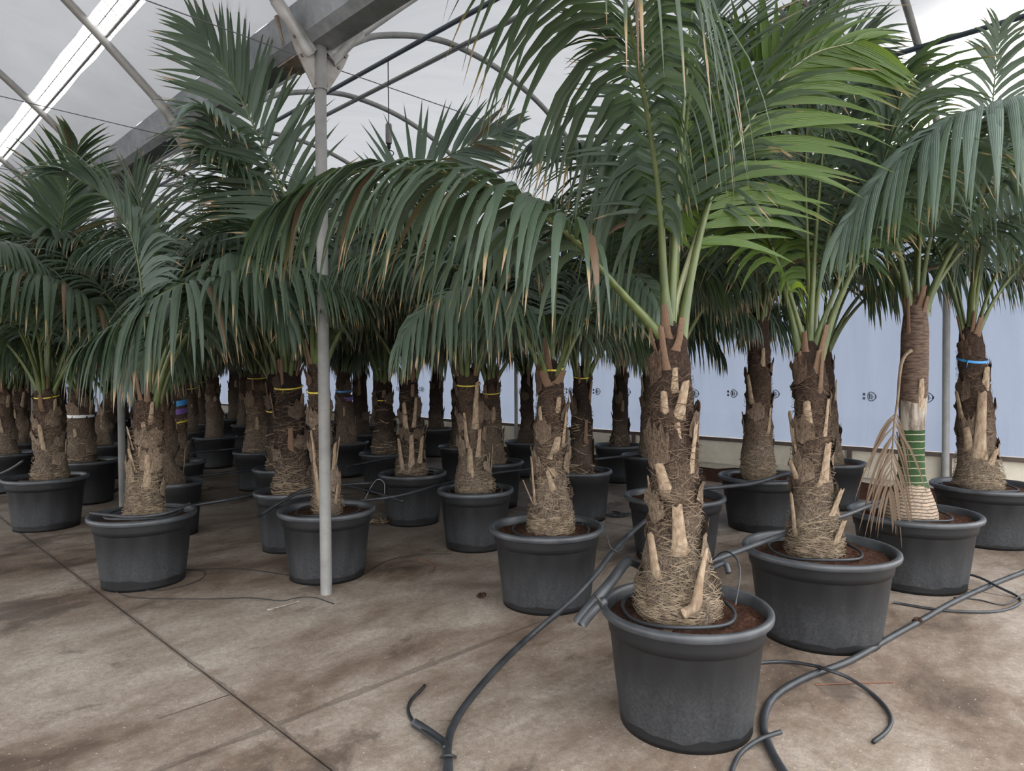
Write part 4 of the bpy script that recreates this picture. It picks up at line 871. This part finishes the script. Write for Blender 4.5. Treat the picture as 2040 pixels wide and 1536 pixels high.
# D: pale frond hanging over from the right, and a light upright one
add_frond(D_, hero('D', [(1940, 560, 5.6), (1975, 430, 5.2), (2030, 320, 4.6), (2075, 245, 4.0), (2050, 214, 3.6), (1975, 215, 3.4), (1890, 245, 3.3), (1810, 300, 3.25), (1740, 370, 3.22), (1690, 440, 3.2)]), leafP, None, split=True, n=62, Lmax=0.86, droop=1.15, seed=12, a0=50, a1=20, beta=10, w=0.054, t0=0.42, rad=.014)
add_frond(D_, hero('D', [(1950, 560, 5.7), (1962, 430, 5.7), (1970, 300, 5.65), (1978, 200, 5.6), (1985, 120, 5.55), (1992, 60, 5.5)]), None, None, n=40, Lmax=0.6, droop=0.5, seed=13, a0=66, a1=25, beta=10, w=0.040, t0=0.35, side=right)
crown('D', [(4, 330), (5, 30), (3, 90), (2, 160)], 0.3)
crown('E', [(5, 20), (6, 140), (9, 60), (6, 300), (8, 180), (9, 240), (5, 100)], 0.1, .78)
# X: upright fan of a frond in front of the gutter
sx = unit(np.cross(W(400, 60, 4.5) - W(590, 430, 4.6), ray(500, 250)))
add_frond(X_, hero('X', [(618, 600, 4.69), (606, 510, 4.68), (588, 430, 4.66), (548, 352, 4.63), (515, 272, 4.6), (472, 182, 4.56), (432, 118, 4.52), (398, 66, 4.5)]), None, None, split=True, n=48, Lmax=0.74, droop=0.22, seed=14, a0=62, a1=18, beta=10, w=0.038, t0=0.36, side=sx)
add_frond(X_, hero('X', [(640, 640, 4.72), (665, 560, 4.8), (690, 480, 4.95), (720, 420, 5.1)]), None, None, n=36, Lmax=0.6, droop=0.9, seed=15, w=0.044)
crown('X', [(5, 20), (3, 100), (6, 70), (8, 140)])
# S: pale frond pointing right against the sky
S_r = PALMS['S']['root']
ss_ = unit(np.cross(W(1005, 262, 6.2) - W(830, 350, 6.5), ray(900, 300)))
add_frond(S_r, hero('S', [(800, 600, 6.68), (790, 480, 6.65), (810, 385, 6.6), (860, 332, 6.5), (930, 292, 6.4), (1005, 262, 6.3)]), leafP, None, split=True, n=36, Lmax=0.72, droop=0.2, seed=16, a0=60, a1=20, beta=10, w=0.06, t0=0.42, side=ss_)
crown('S', [(4, 20), (5, 200), (3, 280), (7, 100), (1, 150)])
# AA: heavy drooping fronds toward the aisle
AAr = PALMS['AA']['root']
add_frond(AAr, hero('AA', [(330, 700, 4.82), (375, 620, 4.75), (395, 575, 4.55), (365, 566, 4.3), (300, 600, 4.15), (235, 645, 4.05), (170, 690, 4.0)]), None, None, split=True, n=44, Lmax=0.80, droop=1.7, seed=17, a0=60, a1=20, beta=5, w=0.048, t0=0.40)
add_frond(AAr, hero('AA', [(350, 680, 4.85), (410, 580, 4.8), (465, 525, 4.7), (515, 530, 4.6), (550, 580, 4.5), (570, 640, 4.45)]), None, None, n=34, Lmax=0.62, droop=1.5, seed=18, w=0.05, t0=0.4)
add_frond(AAr, hero('AA', [(292, 690, 4.82), (283, 580, 4.82), (268, 490, 4.8), (235, 420, 4.75), (180, 370, 4.65), (110, 345, 4.5)]), leafP, None, n=42, Lmax=0.68, droop=0.5, seed=19, beta=25, w=0.05, t0=0.36)
crown('AA', [(4, 40), (5, 330), (3, 90)])
for n_, (key, sd, nn, pl) in enumerate([('F', 1, 7, .1), ('G', 2, 8, .1), ('H', 3, 9, .2), ('I', 4, 8, .1), ('L', 5, 9, .1), ('M', 6, 9, .1), ('N', 7, 9, .1), ('P', 8, 9, .1), ('Q', 9, 9, .1), ('R', 10, 8, .1), ('T', 11, 9, .1), ('T3', 12, 9, .1), ('W', 13, 9, .1), ('Y', 14, 9, .2), ('Y2', 15, 8, .1), ('Z', 16, 9, .1), ('FB', 17, 9, .1), ('FA', 18, 9, .1), ('AB', 19, 10, .3), ('AC', 20, 9, .3), ('AD', 21, 9, .3), ('AE', 22, 9, .2), ('AF', 23, 9, .2), ('AG', 24, 9, .2), ('AH', 25, 9, .2), ('AI', 26, 9, .1), ('AJ', 27, 9, .1)]):
    gcrown(key, 40 + sd, nn, pl)
# ties and tags
for key, t in (('M', .93), ('P', .90), ('Q', .78), ('R', .82), ('T', .72), ('Y', .86), ('Y2', .62), ('Z', .93), ('X', .80), ('AB', .9), ('AI', .8), ('L', .95), ('AJ', .85), ('E', .98)):
    tie(key, t, yellow_mat, .011, .10 if key in ('X', 'AB', 'Q', 'AJ', 'AI') else 0.04)
tie('D', .80, blue_mat, .02, .05, -2.4, twist=.03); tie('W', .72, blue_mat, .025, .10); tie('W', .62, purple_mat, .05, 0.1); tie('AH', .78, blue_mat, .06, .0); tie('AH', .68, purple_mat, .06, 0)
tie('AC', .62, white_mat, .03, 0, name='printed_tag', twist=0)
tie('AH', .55, yellow_mat, .02, .25, -1.9)
# bent loose stub on the soil of palm A
bs = PALMS['A']['base']; la = np.array(A.location)
pts = np.array([W(1362, 1222, 2.66), W(1385, 1208, 2.65), W(1392, 1170, 2.66), W(1400, 1130, 2.68), W(1408, 1092, 2.70)])
obj('loose_stub', qmesh('loose_stub', *tube(spline(pts, 12) - la, np.interp(np.linspace(0, 1, 12), [0, .3, .5, 1], [.035, .034, .024, .010]), 10, True, .6)), boot_mat, A, label='smooth pale bent leaf stub lying at the trunk foot')

# ------------------------------------------------------------------ hoses
def hose(name, pts, r, label, cat='hose', mat=None, n=40, group=None, sides=8):
    return tag(obj(name, qmesh(name, *tube(spline(pts, n), r, sides)), mat or hose_mat), label, cat, group)
G = lambda x, y, z=0.0: ground(x, y, z)
hose('irrigation_hose', [G(888, 1600, .018), G(890, 1530, .018), G(893, 1480, .02), G(905, 1440, .02), G(940, 1388, .02), G(1000, 1320, .02), G(1062, 1262, .02), W(1122, 1212, 3.72), W(1180, 1152, 3.85), W(1232, 1086, 4.2), W(1289, 1035, 4.7), W(1340, 1000, 5.0), W(1392, 976, 5.3), W(1440, 970, 5.5), W(1500, 963, 5.8), W(1560, 946, 6.05), W(1600, 940, 6.3)], .016, 'long black hose rising from the open floor to the pot rims behind the shaggy trunk', n=60)
hose('irrigation_hose', [G(1590, 1580, .016), G(1560, 1536, .016), G(1533, 1488, .016), G(1521, 1440, .016), G(1540, 1390, .016), G(1600, 1352, .016), G(1680, 1322, .016), G(1725, 1299, .016), G(1770, 1272, .016), G(1840, 1233, .016), G(1900, 1199, .016), G(1980, 1163, .016), G(2060, 1132, .016), G(2150, 1100, .016)], .016, 'thick black hose curving along the floor in front of the right-hand pots', n=60)
hose('drip_hose', [G(1495, 1322, .010), G(1560, 1318, .010), G(1620, 1326, .03), G(1650, 1335, .045), G(1690, 1350, .03), G(1735, 1380, .010), G(1765, 1410, .010), G(1776, 1436, .010), G(1765, 1458, .010), G(1740, 1478, .010)], .0085, 'thin black drip hose crossing over the thick floor hose and ending in an open cut')
hose('drip_hose', [G(1452, 1570, .010), G(1462, 1525, .010), G(1480, 1496, .010), G(1515, 1472, .03), G(1556, 1458, .035)], .009, 'short grey-black hose end poking up beside the nearest pot foot')
hose('drip_hose', [G(1780, 1200, .008), G(1850, 1212, .008), G(1910, 1218, .012), G(1985, 1218, .008), G(2028, 1205, .008), G(2030, 1190, .008), G(1990, 1170, .03), G(1950, 1150, .04), G(1910, 1140, .008), G(1880, 1128, .008)], .008, 'black drip hose in a loop over the floor hose by the ringed-trunk palm')
hose('spaghetti_tube', [G(2060, 1180, .004), G(2036, 1185, .03), G(2000, 1205, .005), G(1950, 1195, .005), G(1900, 1190, .005)], .004, 'thin black tube joined to the looped drip hose', n=20, sides=6)
hose('irrigation_hose', [W(1400, 1124, 3.05), W(1470, 1098, 3.35), W(1540, 1072, 3.65), W(1590, 1055, 3.92), W(1640, 1040, 4.08), W(1690, 1024, 4.22), W(1740, 1004, 4.45), W(1790, 988, 4.95), W(1840, 975, 5.1)], .014, 'black hose bridging from pot to pot along the row of three wide pots')
# bundle of folded pipe ends tied at the rim of the nearest pot
hose('pipe_end', [W(1150, 1240, 2.62), W(1172, 1212, 2.62), W(1192, 1188, 2.64), W(1218, 1158, 2.72), W(1240, 1128, 2.8), W(1252, 1117, 2.85)], .021, 'thick pipe end folded back at the rim of the nearest pot', n=24)
hose('pipe_end', [W(1252, 1117, 2.86), W(1268, 1124, 2.95), W(1290, 1136, 3.05)], .017, 'kinked pipe piece behind the nearest pot rim', n=12)
hose('pipe_end', [W(1160, 1244, 2.6), W(1184, 1214, 2.6), W(1205, 1196, 2.62)], .018, 'second pipe end strapped under the folded thick one', n=12)
hose('pipe_end', [W(1405, 1138, 3.05), W(1440, 1122, 3.05), W(1447, 1126, 3.04), W(1452, 1142, 3.02)], .013, 'hooked hose end beyond the shaggy trunk', n=16)
hose('wire_binding', [W(1186, 1186, 2.58), W(1194, 1196, 2.58), W(1200, 1210, 2.59)], .006, 'black wire binding round the folded pipe ends', 'wire', cable_mat, 8)
# cable with plug on the floor
hose('pipe_end', [G(826, 1440, .02), G(845, 1452, .02), G(868, 1468, .02), G(886, 1484, .02), G(893, 1520, .02), G(892, 1560, .02)], .018, 'short pipe end strapped to the long floor hose', n=20)
hose('black_cable', [G(884, 1486, .045), G(855, 1466, .03), G(825, 1440, .01), G(813, 1415, .008), G(820, 1394, .008), G(836, 1378, .008), G(846, 1366, .010)], .008, 'short black cable with a frayed end beside the floor hose', 'cable', cable_mat, 24)
hose('hose_strap', [G(878, 1508, .005), G(882, 1506, .04), G(893, 1504, .052), G(904, 1506, .04), G(908, 1508, .005)], .005, 'black strap holding hose and pipe end together on the floor', 'strap', cable_mat, 12)
# drip rings on the soil of the nearer pots
def drip_ring(key, R_, label, r=.008, z=.462, gap=0.5, off=(0, 0)):
    c = PALMS[key]['c']; b = PALMS[key]['base']; a = np.linspace(gap, 2 * math.pi - .15 + gap, 40)
    pts = np.array([[b[0] + off[0] + R_ * math.cos(x), b[1] + off[1] + R_ * math.sin(x), z + .006 * math.sin(x * 3)] for x in a])
    tag(obj('drip_ring', qmesh('drip_ring', *tube(pts, r, 6)), hose_mat), label, 'drip ring')
drip_ring('A', .225, 'black drip ring lying on the soil around the thick shaggy trunk', .0085)
drip_ring('B', .235, 'black drip ring round the trunk with the pale cut stub')
drip_ring('C', .245, 'black drip ring round the swollen pale trunk base')
drip_ring('D', .27, 'black drip ring round the blue-taped trunk')
drip_ring('E', .24, 'black drip ring half sunk in the soil of the zigzag-stub palm', .007, .455)
drip_ring('H', .26, 'black drip ring in the wide pot before the printed film wall')
drip_ring('P', .22, 'black drip ring round the flared pale foot')
drip_ring('X', .22, 'black drip ring in the pot behind the steel column')
drip_ring('S', .23, 'black drip ring round the upright pale stubs')
drip_ring('AA', .24, 'black drip ring round the pale tan fibrous trunk', .010, .478)
drip_ring('AB', .24, 'black drip ring in the pot with the scalloped water line')
hose('drip_hose', [W(180, 1022, 4.45), W(215, 1026, 4.42), W(260, 1030, 4.42), W(310, 1026, 4.46), W(350, 1016, 4.55), W(378, 1003, 4.7)], .011, 'black drip hose laid over the rim of the pot with the pale tan trunk', n=30)
# thin tubes with stakes
hose('spaghetti_tube', [W(1465, 1205, 2.72), W(1474, 1150, 2.75), W(1470, 1118, 2.8), W(1452, 1100, 2.9), W(1435, 1102, 3.0), W(1420, 1115, 3.05)], .0035, 'thin tube arching from the hose to the drip ring on the nearest pot', n=24, sides=6)
hose('spaghetti_tube', [W(1202, 1038, 4.2), W(1208, 1060, 4.15), W(1216, 1090, 4.1), W(1232, 1098, 4.1), W(1245, 1080, 4.2), W(1252, 1060, 4.35)], .0035, 'thin tube looping from the zigzag-stub palm pot to the long hose', n=24, sides=6)
hose('wire_hoop', [W(720, 1010, 5.9), W(738, 972, 6.0), W(752, 955, 6.1), W(765, 962, 6.15), W(766, 985, 6.15)], .004, 'pale thin wire hoop beside the pot with upright stubs', 'wire', steel_mat, 20, sides=6)
# hoses that cross the middle rows at rim height
cross = [([(513, 1030, 5.0), (560, 1000, 5.15), (610, 976, 5.3), (680, 966, 5.5), (742, 962, 5.7)], .012), ([(620, 1004, 5.3), (740, 995, 5.4), (800, 986, 5.5), (880, 965, 5.9), (980, 943, 6.6), (1060, 934, 7.0)], .012),
         ([(600, 957, 6.2), (686, 967, 6.0), (740, 979, 5.8), (803, 999, 5.6)], .012), ([(1183, 915, 7.4), (1230, 910, 7.6), (1276, 904, 7.9)], .013), ([(690, 930, 7.2), (760, 915, 7.7), (830, 905, 8.1)], .012),
         ([(330, 1018, 5.5), (390, 1006, 5.7), (450, 996, 5.8), (507, 985, 5.95), (570, 972, 6.1)], .016), ([(340, 958, 6.6), (400, 948, 6.9), (507, 935, 7.3), (600, 918, 7.8)], .014),
         ([(350, 908, 8.4), (376, 902, 8.5), (473, 893, 8.8), (560, 884, 9.1)], .013), ([(350, 888, 9.2), (376, 884, 9.3), (476, 871, 9.9), (560, 862, 10.3)], .013), ([(340, 872, 10.2), (420, 862, 10.8), (500, 851, 11.4)], .012),
         ([(205, 990, 8.0), (225, 980, 8.0), (250, 967, 8.0), (300, 950, 8.0)], .018), ([(-30, 952, 7.5), (0, 944, 7.4), (25, 932, 7.3), (46, 918, 7.2)], .014), ([(1290, 985, 6.9), (1330, 960, 7.2), (1400, 940, 7.6)], .010), ([(2030, 945, 6.6), (1990, 960, 6.4), (2080, 920, 6.8)], .02)]
for i, (pts, r) in enumerate(cross[:-1]):
    hose('irrigation_hose', [W(*p) for p in pts], r, 'black irrigation hose strung across the middle rows at pot-rim height', group='hoses strung across the middle rows', n=24, sides=6)
# thin lines and litter on the open floor
hose('floor_wire', [G(225, 1175, .005), G(250, 1187, .005), G(300, 1192, .005), G(420, 1193, .005), G(500, 1191, .005), G(560, 1197, .005), G(590, 1191, .005), G(625, 1190, .005), G(665, 1203, .005)], .003, 'long thin dark wire lying across the open floor', 'wire', cable_mat, 40, sides=5)
hose('floor_wire', [G(370, 1135, .005), G(440, 1133, .005), G(500, 1135, .005), G(575, 1146, .005)], .003, 'thin dark wire on the floor between the two front-left pots', 'wire', cable_mat, 24, sides=5)
hose('floor_wire', [G(240, 1172, .005), G(310, 1176, .005), G(370, 1166, .005), G(405, 1150, .005), G(405, 1138, .005), G(375, 1136, .005)], .0025, 'thin wire loop at the foot of the front-left pot', 'wire', cable_mat, 24, sides=5)
hose('floor_wire', [G(725, 1145, .005), G(770, 1118, .005), G(830, 1105, .005), G(900, 1103, .005)], .0025, 'thin wire running on the floor from the column pot to the next', 'wire', cable_mat, 20, sides=5)
hose('bent_rod', [G(595, 1198, .008), G(560, 1208, .008), G(540, 1213, .008), G(532, 1215, .008), G(545, 1214, .008)], .006, 'short rusty bent rod on the floor', 'rod', rusty_mat, 16, sides=6)
hose('floor_twig', [G(1625, 1364, .004), G(1700, 1361, .006), G(1780, 1359, .004)], .0025, 'straight reddish twig on the floor beside the thick curved hose', 'twig', brown_mat, 10, sides=5)
hose('floor_twig', [G(830, 1114, .004), G(855, 1118, .006), G(866, 1128, .004), G(863, 1140, .004)], .003, 'crooked twig on the open floor before the flared-foot palm', 'twig', brown_mat, 12, sides=5)
def debris(x, y, R_, n, label, mat, name):
    c = G(x, y); r_ = np.random.RandomState(int(x)); parts = []
    for k_ in range(n):
        a = r_.uniform(0, 6.28); pts = [c + np.array([R_ * r_.normal(0, .6), R_ * r_.normal(0, .5), .01 + .03 * r_.rand()]) for _ in range(4)]
        parts.append(tube(spline(pts, 9), (.005 if R_ > .05 else .003) + .003 * r_.rand(), 5, False))
    tag(obj(name, qmesh(name, *join(parts)), mat, kind='stuff'), label, 'litter')
debris(757, 1042, .12, 14, 'small tangle of brown dried roots on the floor behind the column pot', fiber_mat, 'root_tangle')
debris(405, 975, .12, 12, 'clump of dead brown fibre on the aisle floor', fiber_mat, 'fiber_clump')
debris(1235, 1030, .10, 8, 'black wire scraps on the floor by the dark-trunk pot', cable_mat, 'wire_scraps')
debris(1825, 1245, .022, 9, 'scattered dark crumbs on the floor beside the thick curved hose', soil_mat, 'soil_crumbs')
debris(958, 1193, .022, 8, 'dark crumbs on the floor before the zigzag-stub palm', soil_mat, 'soil_crumbs')
